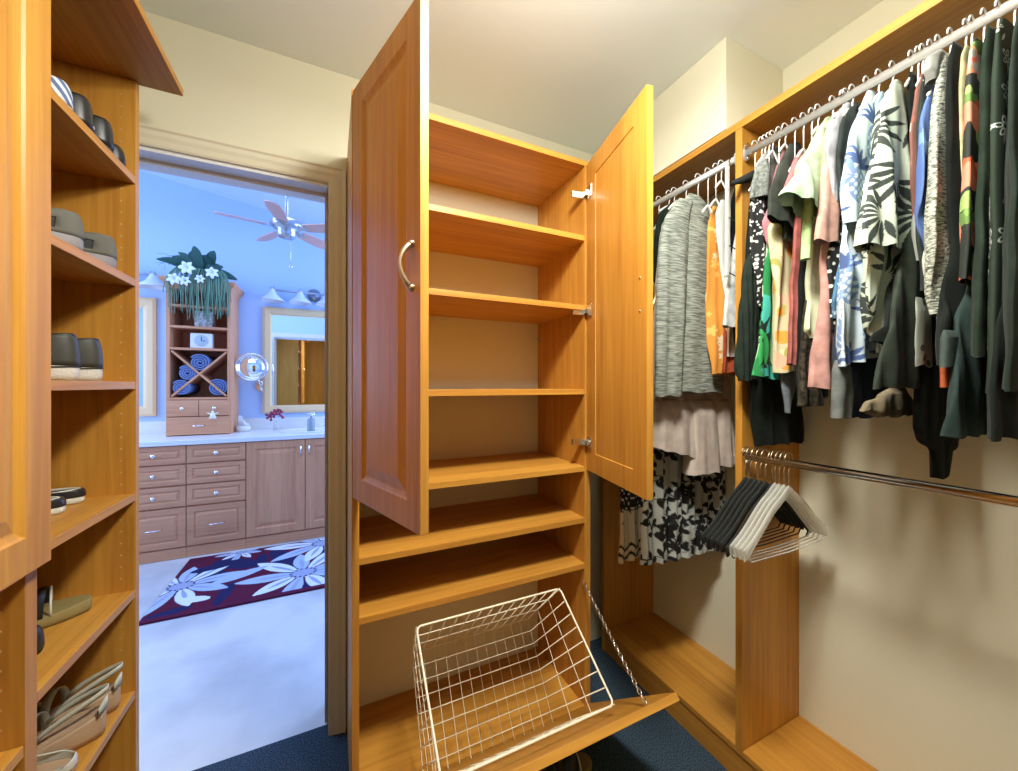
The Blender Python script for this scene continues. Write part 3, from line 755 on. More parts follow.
garment('dotted_top', 'black top with white polka dots between the pink tee and pineapple shirt', 'shirt', .527,
        [(840, 200), (832, 235), (828, 262), (828, 300), (829, 330)], .010, color=pat(14, (.015, .015, .015), p_dots), wmin=.1, hang_label=None)
garment('blue_sprig_top', 'small blue sprig-print top just left of the pineapple shirt', 'shirt', .518,
        [(846, 150), (842, 200), (838, 260), (831, 300), (833, 318)], .010, color=pat(15, (.07, .17, .28), p_denimfl), wmin=.1, hang_label=c_('blue sprig top'))
garment('lilac_top', 'lilac grey silky top beside the mint blouse', 'blouse', .512,
        [(849, 100), (839, 110), (831, 125), (829, 150), (836, 200)], .012, m=cloth('lilac_grey_satin', (.40, .40, .42), .5), wmin=.1, hang_label=c_('lilac grey top'))
garment('slate_vest', 'dark slate vest with rounded shoulder', 'shirt', .498,
        [(856, 103), (847, 110), (841, 124), (840, 150), (842, 200)], .010, m=dk3, wmin=.1, hang_label=c_('dark slate vest'))
bgp, fnp = p_palm((.54, .62, .50), (.045, .055, .05), .15, .0062)
garment('jeans', 'dark blue jeans with turned-up cuff', 'jeans', .488,
        [(850, 250), (842, 300), (838, 360), (842, 396), (848, 418)], .016, m=cloth('dark_denim', (.03, .04, .06), sc=(15, 15, 15)), R=[(870, 250), (878, 300), (884, 360), (884, 396), (882, 420)], dz=.0,
        sleeves=[dict(name='cuff', L=[(836, 360), (835, 392), (835, 418)], R=[(848, 360), (848, 392), (847, 414)], dy=-.010, m=cloth('grey_denim_cuff', (.17, .19, .18)))], hang_label=None)
garment('pineapple_shirt', 'white shirt with blue pineapple and palm print', 'shirt', .470,
        [(869, 90), (862, 108), (856, 125), (850, 150), (845, 170), (844, 190), (848, 215), (849, 240), (843, 270), (839, 300), (837, 330), (836, 366)], .014,
        color=pat(16, (.56, .66, .72), p_pine), q=1.4, wmin=.20, dz=.05, fold=.008,
        sleeves=[dict(L=[(868, 91), (856, 122), (846, 155), (843, 185), (845, 222)], R=[(873, 91), (874, 122), (873, 160), (872, 200), (870, 245)], dy=-.014, dz=-.02)],
        hang_label=w_('blue pineapple shirt'))
garment('blue_collar_shirt', 'blue and white botanical shirt seen between the two palm shirts', 'shirt', .447,
        [(880, 92), (874, 102), (872, 130), (874, 160), (876, 200), (874, 260), (872, 330)], .012, color=pat(17, (.34, .48, .58), p_blue), wmin=.12, hang_label=w_('blue botanical shirt'))
garment('palm_shirt', 'white shirt with large black palm leaves and knotted hem', 'shirt', .422,
        [(894, 80), (886, 98), (880, 118), (876, 150), (872, 185), (868, 225), (865, 262), (866, 300), (874, 330), (884, 352)], .014, color=pat(18, bgp, fnp), q=1.7, wmin=.17, fold=.010, dz=.0,
        sleeves=[dict(L=[(892, 82), (884, 100), (876, 135), (871, 180), (865, 215), (861, 245)], R=[(903, 82), (905, 110), (905, 150), (906, 190), (908, 225), (909, 238)], dy=-.016, dz=.01, fold=.006, flare=.012)],
        hang_label=w_('black palm-leaf shirt'))
garment('taupe_scarf', 'taupe scarf with silver detail under the black flared skirt', 'scarf', .43,
        [(890, 388), (878, 396), (868, 403), (860, 411), (880, 417)], .012, R=[(905, 388), (908, 396), (911, 403), (912, 411), (912, 417)], m=cloth('taupe_cloth', (.20, .16, .10)), fold=.004, hang_label=None)
garment('black_tank', 'black sleeveless dress right of the palm shirt', 'dress', .390,
        [(910, 72), (907, 90), (908, 150), (909, 215), (904, 250), (893, 290), (880, 330), (872, 342)], .010, m=dk, wmin=.15, dz=-.02, hang_label=w_('black sleeveless dress'))
garment('flared_skirt', 'charcoal green flared skirt with a wide hem', 'skirt', .379,
        [(919, 150), (913, 215), (905, 250), (893, 300), (884, 350), (875, 388)], .012, R=[(925, 150), (930, 215), (938, 280), (945, 340), (948, 408)], m=cloth('charcoal_green_crepe', (.034, .044, .032)), fold=.004, dz=.0, hang_label=w_('flared charcoal skirt'))
garment('bodysuit', 'black bodysuit with a narrow tail hanging above the lower rod', 'bodysuit', .370,
        [(925, 330), (918, 360), (914, 405), (914, 432), (931, 450), (935, 478)], .012, R=[(945, 330), (958, 360), (960, 405), (959, 438), (948, 450), (946, 477)], m=dk, fold=.003, hang_label=None)
garment('rust_print_top', 'rust and brown patterned top with pebble-print cuff', 'shirt', .372,
        [(921, 74), (916, 90), (914, 130), (914, 180), (914, 216)], .008, color=pat(19, (.20, .09, .07), p_rust), wmin=.12,
        sleeves=[dict(name='cuff', L=[(915, 297), (914, 330), (914, 366)], R=[(929, 294), (930, 330), (931, 366)], dy=-.006, color=pat(20, (.42, .45, .38), p_pebble), fold=.001),
                 dict(name='lining', L=[(914, 214), (914, 262)], R=[(920, 214), (921, 262)], dy=-.002, color=pat(2, (.30, .31, .27), lambda P, r: None))],
        hang_label=c_('rust patterned top'))
garment('charcoal_blazer', 'charcoal blazer squeezed between the rust and blue tops', 'jacket', .360,
        [(928, 70), (922, 82), (920, 120), (919, 200), (920, 290)], .009, m=dk3, wmin=.14, hang_label=w_('charcoal blazer'))
garment('blue_floral_top', 'deep blue floral top left of the marled sweater', 'shirt', .348,
        [(934, 84), (927, 100), (922, 125), (919, 165), (920, 205), (924, 230), (928, 252)], .009, color=pat(21, (.09, .15, .36), p_blue), wmin=.10,
        sleeves=[dict(name='lining', L=[(925, 250), (928, 285), (932, 297)], R=[(930, 250), (934, 285), (935, 297)], dy=0, color=pat(2, (.66, .66, .55), lambda P, r: None))], hang_label=w_('deep blue floral top'))
garment('silver_hood', 'silver grey satin hood on a hanger above the blue top', 'hood', .338,
        [(938, 50), (931, 54), (929, 68), (932, 78)], .010, R=[(942, 50), (942, 54), (942, 68), (940, 78)], m=cloth('silver_satin', (.34, .35, .32), .45), hang_label=None)
garment('marled_sweater', 'black and cream marled boucle sweater', 'sweater', .330,
        [(944, 54), (940, 66), (937, 95), (933, 140), (931, 190), (930, 250), (932, 290), (935, 314)], .014, m=bw_marl, wmin=.12, dz=-.01, fold=.004, hang_label=w_('marled boucle sweater'))
garment('black_trouser_suit', 'plain black trousers with slate green cuffs', 'trousers', .308,
        [(954, 42), (949, 60), (951, 150), (954, 240), (949, 300), (942, 322), (940, 366)], .012, m=dk, wmin=.16, hang_label=w_('plain black trousers'),
        sleeves=[dict(name='cuff', L=[(944, 330), (942, 366)], R=[(965, 330), (967, 364)], dy=-.006, m=cloth('slate_green', (.06, .085, .075)), fold=.001)])
garment('red_top', 'small orange red garment showing below the black cuffs', 'shirt', .325,
        [(944, 355), (942, 370), (942, 386)], .008, R=[(950, 355), (951, 370), (952, 388)], m=cloth('orange_red', (.40, .09, .03)), fold=.001, hang_label=None)
garment('cream_strip_top', 'cream yellow narrow top beside the poppy dress', 'shirt', .300,
        [(966, 46), (962, 52), (960, 80), (960, 130), (962, 180), (964, 222)], .009, m=cloth('cream_yellow', (.50, .47, .26)), wmin=.08, fold=.002, hang_label=w_('cream yellow top'))
garment('ruffled_dress', 'dark teal green dress with a ruffled lower tier', 'dress', .292,
        [(975, 120), (972, 200), (968, 280), (958, 340), (950, 392), (945, 438)], .012, R=[(985, 120), (988, 200), (990, 280), (991, 340), (992, 392), (992, 441)], m=cloth('dark_teal_crepe', (.026, .044, .040)), fold=.005, hang_label=None)
garment('poppy_dress', 'black dress with red poppies and green leaves', 'dress', .284,
        [(975, 38), (971, 50), (968, 100), (966, 180), (964, 230), (965, 280)], .011, color=pat(22, (.03, .035, .03), p_poppy), q=1.6, wmin=.10, fold=.003, hang_label=w_('poppy dress'))
garment('olive_cardigan', 'long dark olive cardigan right of the poppies', 'cardigan', .266,
        [(989, 26), (985, 40), (984, 100), (984, 150), (980, 240), (977, 300), (975, 357)], .012, m=cloth('dark_olive_knit', (.018, .030, .019)), wmin=.12, fold=.003, hang_label=w_('long olive cardigan'))
garment('embroidered_shirt', 'dark green shirt with white floral embroidery near the right edge', 'shirt', .246,
        [(1002, 18), (997, 30), (994, 80), (993, 150), (993, 260), (991, 350), (988, 392)], .013, color=pat(23, (.022, .034, .022), p_embro), q=1.6, wmin=.12, fold=.002, hang_label=w_('embroidered dark green shirt'))
garment('black_maxi_skirt', 'black skirt hanging longest at the right edge', 'skirt', .228,
        [(1010, 90), (1007, 200), (1003, 300), (994, 400), (992, 440)], .012, m=dk, wmin=.16, fold=.004, hang_label=None)
garment('tunic', 'dark green-black tunic cut by the right edge of the view', 'shirt', .208,
        [(1019, 10), (1013, 30), (1010, 120), (1010, 250), (1011, 390)], .012, m=dk2, wmin=.14, hang_label=w_('tunic at the right edge'))
# clear acrylic tier hanger with wire arms
mo = thing('tier_hanger', (RODX, .832, RODZ), 'clear acrylic tier hanger with black wire arms in the left bay', 'hanger')
o3 = (RODX, .832, RODZ)
pA = PY(727.5, 165, .81); pB = PY(728.5, 276, .81)
b = MB(); b.box(pA.x-.006, pA.x+.006, .807, .815, pB.z, pA.z); b.build('upright', clearbright, mo, o3, bevel=.001)
b = MB(); b.tube([(pA.x, .811, pA.z), (RODX, .82, RODZ+.017), (RODX+.02, .82, RODZ+.006)], .002, 6); b.build('hook', chrome, mo, o3)
for v in (218, 246, 273):
    p = PY(728, v, .81); b = MB(); b.tube([(p.x, .806, p.z), (p.x+.04, .802, p.z-.012), (p.x+.13, .79, p.z-.022)], .0018, 6); b.build('arm', blackfl, mo, o3)
# big padded hanger arm poking out beside the divider
ph_ = thing('padded_hanger', (RODX, .765, RODZ), 'wide black padded hanger at the divider end of the upper rod', 'hanger')
b = MB(); p0 = PY(768, 168, .765); p1 = PY(748, 178, .765); p2 = PY(733, 183, .765)
b.tube([p0, p1, p2], [.016, .014, .007], 12); b.build('shoulder_bar', blackfl, ph_, (RODX, .765, RODZ))
b = MB(); b.tube([(RODX, .765, p0.z), (RODX, .765, RODZ-.02), (RODX+.019, .765, RODZ+.008), (RODX, .765, RODZ+.03), (RODX-.018, .765, RODZ+.014)], .002, 6); b.build('hook', chrome, ph_, (RODX, .765, RODZ))

# ---------- empty hangers on the lower rod
def flat_hanger(x, y, zrod, m, hookm, label, clear=False, s=1.0, group=None):
    o = thing('clothes_hanger', (x, y, zrod), label, 'hanger', group); O_ = (x, y, zrod)
    zn = zrod-.060
    b = MB(); pts = [(x, y, zn), (x, y, zrod-.024)]
    for k in range(12):
        a = -PI/2+.4+(PI*1.38)*k/11; pts.append((x+.021*math.cos(a), y, zrod+.0085+.021*math.sin(a)))
    b.tube(pts, .0017, 6); b.build('hook', hookm, o, O_)
    b = MB(); up = []; lo = []
    for k in range(-14, 15):
        t = k/14; a = abs(t)
        zt = zn-.004-(.022*min(1, a/.18)+.130*a**1.35)*s + .008*math.sin(a*2*PI)          # gently curved shoulders
        wdt = .028 if a < .12 else .026+.012*max(0, a-.75)*4
        if a > .96: wdt *= .8
        up.append((x+.205*t*s, zt)); lo.append((x+.200*t*s, zt-wdt))
    vs = []; n = len(up)
    hy = .0028
    rows = []
    for i in range(n):
        rows.append([(up[i][0], y-hy, up[i][1]-.002), (up[i][0], y, up[i][1]), (up[i][0], y+hy, up[i][1]-.002), (lo[i][0], y+hy, lo[i][1]+.002), (lo[i][0], y, lo[i][1]), (lo[i][0], y-hy, lo[i][1]+.002)])
    b.grid(rows, closed=True); b.f += [list(range(6)), [ (n-1)*6+i for i in range(6)][::-1]]; b.mi += [0, 0]; b.sm += [False, False]
    b.build('shoulder_bar', m, o, O_)
    b = MB()
    b.tube([(lo[1][0], y, lo[1][1]+.004), (lo[1][0]+.012, y, lo[1][1]-.012), (0.5*(lo[1][0]+lo[-2][0]), y, lo[1][1]-.016), (lo[-2][0]-.012, y, lo[1][1]-.012), (lo[-2][0], y, lo[-2][1]+.004)], .0022, 6)
    b.build('trouser_bar', m, o, O_)
    return o
clearh = mat('clear_hanger_plastic', (.80, .81, .74), .10, trans=.35, spec=1.0, ior=1.45, alpha=.62)
for i, nm in enumerate(['black velvet empty hanger on the lower rod, closest to the divider', 'black velvet empty hanger, second from the divider on the lower rod', 'black velvet empty hanger, third from the divider on the lower rod',
                        'black velvet empty hanger, fourth from the divider on the lower rod', 'black velvet empty hanger touching the clear plastic ones on the lower rod']):
    flat_hanger(RODX-.006, .768-i*.015, ROD2Z, blackfl, nickel, nm, group='empty hangers on the lower rod')
for i, nm in enumerate(['clear plastic empty hanger right behind the other clear ones, touching the black hangers', 'clear plastic empty hanger, second from the black hangers on the lower rod',
                        'clear plastic empty hanger in the middle of the clear bunch', 'clear plastic empty hanger at the front of the lower rod bunch, nearest the camera']):
    flat_hanger(RODX, .684-i*.0125, ROD2Z, clearh, nickel, nm, group='empty hangers on the lower rod')
flat_hanger(RODX+.006, .6955, ROD2Z-.004, blackfl, nickel, 'black empty hanger with drooping shoulders showing behind the clear plastic hangers', s=1.03, group='empty hangers on the lower rod')

# ================================================================== SHOES
def sole_outline(L, W, n=36):
    pts = []
    for k in range(n):
        a = 2*PI*k/n; c, s_ = math.cos(a), math.sin(a)
        t = (1-c)/2                      # 0 heel .. 1 toe
        wd = .36+.16*math.sin(PI*min(1, t*1.15))+.10*math.exp(-((t-.72)/.2)**2)-.06*math.exp(-((t-.38)/.12)**2)
        pts.append((L*t, W*wd*np.sign(s_)*abs(s_)**.62))
    return pts
class ShoeB:
    def __init__(s, loc, ang, L=.25, W=.088): s.M = Matrix.Translation(loc) @ Matrix.Rotation(ang, 4, 'Z'); s.L = L; s.W = W; s.loc = loc; s.out = sole_outline(L, W)
    def sole(s, h0, h1, name, m, par, lift=0, top=None):
        """h0 heel thickness, h1 toe thickness"""
        b = MB(s.M); L = s.L
        hh = lambda x: h1+(h0-h1)*(max(0, 1-x/(L*.72)))**1.0
        r0 = [(x*.985+.002, y*.95, lift) for x, y in s.out]; r1 = [(x, y, lift+.3*hh(x)) for x, y in s.out]; r2 = [(x, y, lift+.9*hh(x)) for x, y in s.out]; r3 = [(x*.98+.0025, y*.95, lift+hh(x)) for x, y in s.out]
        b.grid([r0, r1, r2, r3], closed=True); n = len(s.out)
        b.f += [list(range(n))[::-1], list(range(3*n, 4*n))]; b.mi += [0, 0]; b.sm += [False, False]
        return b.build(name, m, par, s.loc)
    def upper(s, z0, heel, throat, m, par, low=False, name='upper', oc=(.03, .50), ow=.25, sc=1., cut=()):
        b = MB(s.M); L, W = s.L, s.W; rows = []
        for j in range(9):
            q = j/8; r = []
            for (x, y) in s.out:
                t = x/L
                ox = L*(oc[0]+(oc[1]-oc[0])*t); oy = W*ow*np.sign(y)*min(1, abs(y)/(W*.36))**.8 if abs(y) > 1e-6 else 0
                oz = heel+(throat-heel)*t
                cx, cy, cz = x*.96+ox*.04, y*1.02, (.55*oz+.45*z0 if t > .4 else .7*oz)+.010
                p = tuple((1-q)**2*a+2*q*(1-q)*c_2+q*q*e for a, c_2, e in zip((x, y*.97, z0), (cx, cy, cz), (ox, oy, oz)))
                r.append((L*.45+(p[0]-L*.45)*sc, p[1]*sc, p[2]*sc))
            rows.append(r)
        b.grid(rows, closed=True)
        if cut:
            keep = [i for i in range(len(b.f)) if (i//36, i % 36) not in cut]; b.f = [b.f[i] for i in keep]; b.mi = [b.mi[i] for i in keep]; b.sm = [b.sm[i] for i in keep]
        return b.build(name, m, par, s.loc, solid=.003)
    def strap(s, t0, t1, h, m, par, w=.014, zb=.02, name='strap', skew=0.):
        b = MB(s.M); r0 = []; r1 = []; L, W = s.L, s.W
        for k in range(17):
            a = PI*k/16; y = -W*.42*math.cos(a); z = zb+h*math.sin(a)**.8
            x = L*(t0+(t1-t0)*k/16)+skew*math.sin(a)*L
            r0.append((x-w/2, y, z)); r1.append((x+w/2, y, z+.001))
        b.grid([r0, r1]); return b.build(name, m, par, s.loc, solid=.0025)
    def heelstrap(s, h, m, par, w=.012, t=.42, zb=.02, name='heel_strap'):
        b = MB(s.M); r0 = []; r1 = []; L, W = s.L, s.W
        for k in range(21):
            a = -PI/2+PI*k/20; x = L*t*(1-math.cos(a))-.004; y = W*.34*math.sin(a); z = zb+h*(math.cos(a))**.7
            r0.append((x, y, z-w/2)); r1.append((x, y, z+w/2))
        b.grid([r0, r1]); return b.build(name, m, par, s.loc, solid=.0025)
rub_w = mat('white_rubber_sole', (.56, .54, .48), .6, bump=(200, .6, .003)); blk_l = mat('black_leather', (.018, .018, .02), .38)
olive_l = mat('dark_olive_leather', (.045, .045, .035), .5); blk_r = mat('black_rubber', (.02, .02, .02), .7)
grey_s = mat('grey_suede', (.13, .13, .11), .85, bump=(300, .3, .002)); strp = pat(30, (.50, .53, .60), lambda P, r: [P.ell(-.3+.0, 0, 0.001, 0.001, 0, (0, 0, 0))])
footb = mat('olive_footbed', (.26, .20, .07), .75, bump=(120, .3, .002)); cream_l = mat('cream_patent_leather', (.52, .52, .42), .3)
tan_s = mat('tan_sole', (.46, .31, .19), .55); white_l = mat('white_leather', (.62, .62, .54), .4)
stripe = mat('blue_white_striped_canvas', (.5, .5, .6), .8)
nt = stripe.node_tree; wv = nt.nodes.new('ShaderNodeTexWave'); wv.inputs['Scale'].default_value = 26; wv.bands_direction = 'DIAGONAL'
tc = [n for n in nt.nodes if n.type == 'TEX_COORD'][0]; nt.links.new(tc.outputs['Object'], wv.inputs[0])
rp = nt.nodes.new('ShaderNodeValToRGB'); rp.color_ramp.interpolation = 'CONSTANT'; rp.color_ramp.elements[0].color = (.62, .66, .70, 1); rp.color_ramp.elements[1].color = (.10, .15, .30, 1); rp.color_ramp.elements[1].position = .45
nt.links.new(wv.outputs['Color'], rp.inputs[0]); nt.links.new(rp.outputs[0], nt.nodes['Principled BSDF'].inputs['Base Color'])
HW = PI       # heel towards the room, toe to the wall
def shoe(kind, x, y, z, ang, label, name='shoe', L=.25, W=.088, group=None):
    loc = (x, y, z+.0005); o = thing(name, loc, label, 'shoe', group); s = ShoeB(loc, ang, L, W)
    s.M = Matrix.Translation(loc) @ Matrix.Rotation(ang, 4, 'Z')
    if kind == 'sneaker':
        s.sole(.040, .024, 'sole', rub_w, o); s.upper(.032, .098, .080, olive_l, o, ow=.27)
        b = MB(s.M); b.tube([(x*1.004-.0005, y*1.03, .030-.012*min(1, x/(L*.7))) for x, y in s.out], .0016, 5, closed=True); b.build('sole_stripe', blk_r, o, loc)
        b = MB(s.M); pts = [(L*(.03+.47*(1-math.cos(a))/2), W*.27*math.sin(a), .098-.009*(1-math.cos(a))) for a in [2*PI*k/24 for k in range(24)]]
        b.tube(pts, .004, 6, closed=True); b.build('collar', blk_l, o, loc)
        b = MB(s.M)
        for k in range(4):
            t = .52+.07*k; b.tube([(L*t, -W*.16, .073-.06*(t-.5)), (L*t, 0, .080-.06*(t-.5)), (L*t, W*.16, .073-.06*(t-.5))], .002, 5)
        b.build('laces', rub_w, o, loc)
    elif kind == 'flat':
        s.sole(.014, .007, 'sole', blk_r, o); s.upper(.010, .052, .030, blk_l, o, oc=(.04, .66), ow=.30)
    elif kind == 'buckle':
        s.sole(.022, .010, 'sole', blk_r, o); s.upper(.014, .078, .062, blk_l, o)
        b = MB(s.M); b.lathe([(0, -.003), (.008, -.003), (.008, .002), (0, .003)], (L*.10, W*.36, .040), 12, 'y'); b.build('buckle', chrome, o, loc)
    elif kind == 'canvas':
        s.sole(.02, .014, 'sole', rub_w, o); s.upper(.016, .062, .050, stripe, o)
    elif kind == 'sport':
        s.sole(.034, .022, 'sole', mat_get('grey_rubber_sole', (.24, .23, .24), .6), o)
        cut = set()
        for (j0, j1, k0, k1) in ((1, 4, 4, 8), (1, 4, 11, 14)):
            for jj in range(j0, j1):
                for kk in range(k0, k1): cut |= {(jj, kk), (jj, 35-kk)}
        s.upper(.028, .080, .070, grey_s, o, cut=cut)
        s.upper(.028, .080, .070, blk_r, o, name='lining', sc=.955)
    elif kind == 'low':
        s.sole(.020, .014, 'sole', white_l, o); s.upper(.016, .034, .028, blk_l, o, oc=(.04, .62), ow=.34)
        b = MB(s.M); pts = [(L*(.04+.58*(1-math.cos(a))/2), W*.345*math.sin(a), .034-.003*(1-math.cos(a))) for a in [2*PI*k/28 for k in range(28)]]
        b.tube(pts, .0028, 6, closed=True); b.build('piping', white_l, o, loc)
    elif kind == 'slide':
        s.sole(.030, .020, 'sole', footb, o); s.strap(.34, .38, .056, blk_l, o, .050, .022, 'wide_strap'); s.strap(.60, .62, .050, blk_l, o, .040, .022, 'wide_strap')
        b = MB(s.M); pts = []
        for k in range(17):
            a = PI*k/16; pts.append((L*.245, -W*.42*math.cos(a), .024+.052*math.sin(a)**.8))
        b.tube(pts, .0022, 6); b.build('strap_edge', white_l, o, loc)
    elif kind == 'wedge':
        s.sole(.058, .012, 'wedge_sole', tan_s, o); s.strap(.62, .80, .045, cream_l, o, .020, .02); s.strap(.80, .62, .045, cream_l, o, .020, .02)
        s.strap(.45, .52, .060, cream_l, o, .016, .028); s.heelstrap(.060, cream_l, o, .013, .46, .045)
        b = MB(s.M); b.grid([[(L*.02, -W*.30, .058), (L*.02, -W*.30, .075), ], [(-.002, 0, .058), (-.002, 0, .088)], [(L*.02, W*.30, .058), (L*.02, W*.30, .075)]]); b.build('heel_cup', cream_l, o, loc, solid=.003)
    elif kind == 'wmule':
        s.sole(.018, .012, 'sole', tan_s, o); s.upper(.014, .030, .050, white_l, o, oc=(.02, .62), ow=.34)
    return o
def mat_get(n, *a): return MATS.get(n) or mat(n, *a)
z1_, z2_, z3_, z4_, z5_, z6_ = 1.851, 1.571, 1.290, .985, .721, .445
shoe('canvas', -.497, 1.115, z1_, HW, 'blue and white striped canvas shoe on the highest shoe shelf')
shoe('buckle', -.495, 1.185, z1_, HW, 'black leather shoe beside the striped canvas shoe on the highest shelf', L=.24)
shoe('buckle', -.490, 1.262, z1_, HW-.05, 'black leather shoe with a shining buckle in the middle of the highest shelf', L=.24)
shoe('flat', -.492, 1.330, z1_, HW, 'low black shoe at the doorway end of the highest shelf', L=.24, W=.075)
shoe('sport', -.492, 1.145, z2_, HW+.10, 'grey suede sport sandal nearer the cabinet door on the second shelf', L=.26, W=.10)
shoe('sport', -.492, 1.285, z2_, HW+.06, 'grey suede sport sandal at the doorway side of the second shelf', L=.26, W=.10)
shoe('sneaker', -.497, 1.140, z3_, HW, 'dark ankle sneaker with thick white sole, nearer the cabinet door', L=.26)
shoe('sneaker', -.497, 1.232, z3_, HW, 'dark ankle sneaker with thick white sole, nearer the doorway', L=.26)
shoe('low', -.560, 1.235, z4_, HW+.12, 'low dark shoe with white edging, front one of the pair under the sneakers', L=.25, W=.085)
shoe('low', -.565, 1.325, z4_, HW+.05, 'low dark shoe with white edging, back one of the pair under the sneakers', L=.25, W=.075)
shoe('slide', -.545, 1.310, z5_, HW+.42, 'olive footbed slide sandal with dark straps on the fifth shelf', L=.27, W=.105)
shoe('flat', -.548, 1.135, z5_, HW+.1, 'dark flat shoe partly hidden by the cabinet side on the fifth shelf', L=.25, W=.085)
shoe('wedge', -.492, 1.240, z6_, HW+.12, 'cream strappy wedge sandal nearer the camera on the bottom visible shelf', L=.24)
shoe('wedge', -.497, 1.322, z6_, HW+.08, 'cream strappy wedge sandal at the doorway side of the bottom visible shelf', L=.24, W=.078)
shoe('wmule', -.500, 1.140, z6_, HW+.05, 'white leather slip-on shoe in front of the wedge sandals', L=.24, W=.085)
shoe('wmule', -.545, 1.045, z6_, HW+.02, 'white leather slip-on shoe half behind the cabinet side', L=.24, W=.085)
shoe('slide', .790, 1.035, 0, PI/2+1.5, 'dark slide sandal with a pale rim on the carpet under the laundry bin', L=.25, W=.10)

# ================================================================== BATHROOM CONTENTS
VY = 3.58
def drawer_front(x0, x1, z0, z1, y, par, org, pull='knob', st=.030):
    M = Matrix.Translation((x0+.003, y, z0+.003)); b = MB(M)
    w_2, h_2 = x1-x0-.006, z1-z0-.006
    rings(b, w_2, h_2, [(0, 0), (st, 0), (st+.006, -.006), (st+.010, -.006), (st+.024, .001)], -.018, -1)
    b._a([(0, 0, 0), (w_2, 0, 0), (w_2, 0, h_2), (0, 0, h_2), (0, -.018, 0), (w_2, -.018, 0), (w_2, -.018, h_2), (0, -.018, h_2)], [(0, 1, 5, 4), (1, 2, 6, 5), (2, 3, 7, 6), (3, 0, 4, 7), (0, 3, 2, 1)])
    d = b.build('drawer', bwood_x, par, org)
    cx, cz = (x0+x1)/2, (z0+z1)/2
    if pull == 'knob':
        MB().lathe([(0, y-.045), (.014, y-.043), (.016, y-.036), (.006, y-.030), (.006, y-.018)], (cx, 0, cz), 12, 'y').build('knob', chrome, d, org)
    else:
        b = MB(); b.tube([(cx-.045, y-.018, cz), (cx-.04, y-.04, cz), (cx+.04, y-.04, cz), (cx+.045, y-.018, cz)], .005, 6); b.build('handle', chrome, d, org)
    return d
def bank(x0, x1, label):
    o = thing('vanity_cabinet', (x0, VY, 0), label, 'cabinet', 'bathroom vanity cabinets'); g = (x0, VY, 0)
    MB().box(x0+.001, x1-.001, VY, BY-.001, .001, .838).build('body', bwood_z, o, g)
    for (a, c2) in ((.700, .836), (.545, .695), (.385, .538)): drawer_front(x0, x1, a, c2, VY, o, g)
    drawer_front(x0, x1, .085, .378, VY, o, g, 'bar', .04)
    MB().box(x0+.001, x1-.001, VY-.012, VY, .001, .078).build('plinth', bwood_x, o, g)
bank(-1.345, -.975, 'four-drawer vanity cabinet at the left end, beside the doorway edge')
bank(-.975, -.605, 'four-drawer vanity cabinet between the left drawers and the sink doors')
def sinkcab(x0, x1, nd, label):
    o = thing('vanity_cabinet', (x0, VY, 0), label, 'cabinet', 'bathroom vanity cabinets'); g = (x0, VY, 0)
    MB().box(x0+.001, x1-.001, VY, BY-.001, .001, .838).build('body', bwood_z, o, g)
    MB().box(x0+.001, x1-.001, VY-.012, VY, .001, .078).build('plinth', bwood_x, o, g)
    wv_ = (x1-x0)/nd
    for i in range(nd):
        d = door_mesh(wv_-.006, .745, .018, Matrix.Translation((x0+i*wv_+.003, VY-.0005, .088)), .055).build('door', bwood_z, o, g)
        hx = x0+i*wv_+(wv_-.03 if i % 2 == 0 else .03)
        b = MB(); b.tube([(hx, VY-.018, .79), (hx, VY-.042, .78), (hx, VY-.045, .75), (hx, VY-.042, .72), (hx, VY-.018, .71)], .006, 8); b.build('handle', chrome, d, g)
sinkcab(-.605, .215, 2, 'two-door sink vanity cabinet with chrome pulls')
sinkcab(-2.165, -1.345, 2, 'two-door vanity cabinet hidden mostly behind the shoe shelves')
ct = thing('vanity_countertop', (-1, VY, .84), 'long white countertop with backsplash over the bathroom vanity', 'countertop')
g = (-1, VY, .84)
MB().box(-2.2, .24, VY-.03, BY-.001, .8385, .875).build('slab', mat('white_counter', (.82, .82, .80), .25), ct, g, bevel=.004)
MB().box(-2.2, .24, BY-.022, BY-.001, .8755, .975).build('backsplash', MATS['white_counter'], ct, g)
b = MB(); sc_ = Vector((-.15, 3.84, 0))
prof = [(1.0, .8756), (1.03, .883), (.97, .887), (.90, .876)]
rows = [[(sc_.x+.26*r*math.cos(a), sc_.y+.19*r*math.sin(a), z) for a in [2*PI*k/36 for k in range(36)]] for r, z in prof]
b.grid(rows, closed=True); n = len(b.v); b.f.append(list(range(n-36, n))); b.mi.append(0); b.sm.append(False)
b.build('sink', mat('white_ceramic', (.86, .87, .88), .15), ct, g)
b = MB(); b.tube([(-.15, 4.06, .876), (-.15, 4.06, 1.0), (-.15, 4.03, 1.03), (-.15, 3.96, 1.02), (-.15, 3.95, .99)], .012, 10)
b.build('faucet', chrome, ct, g)
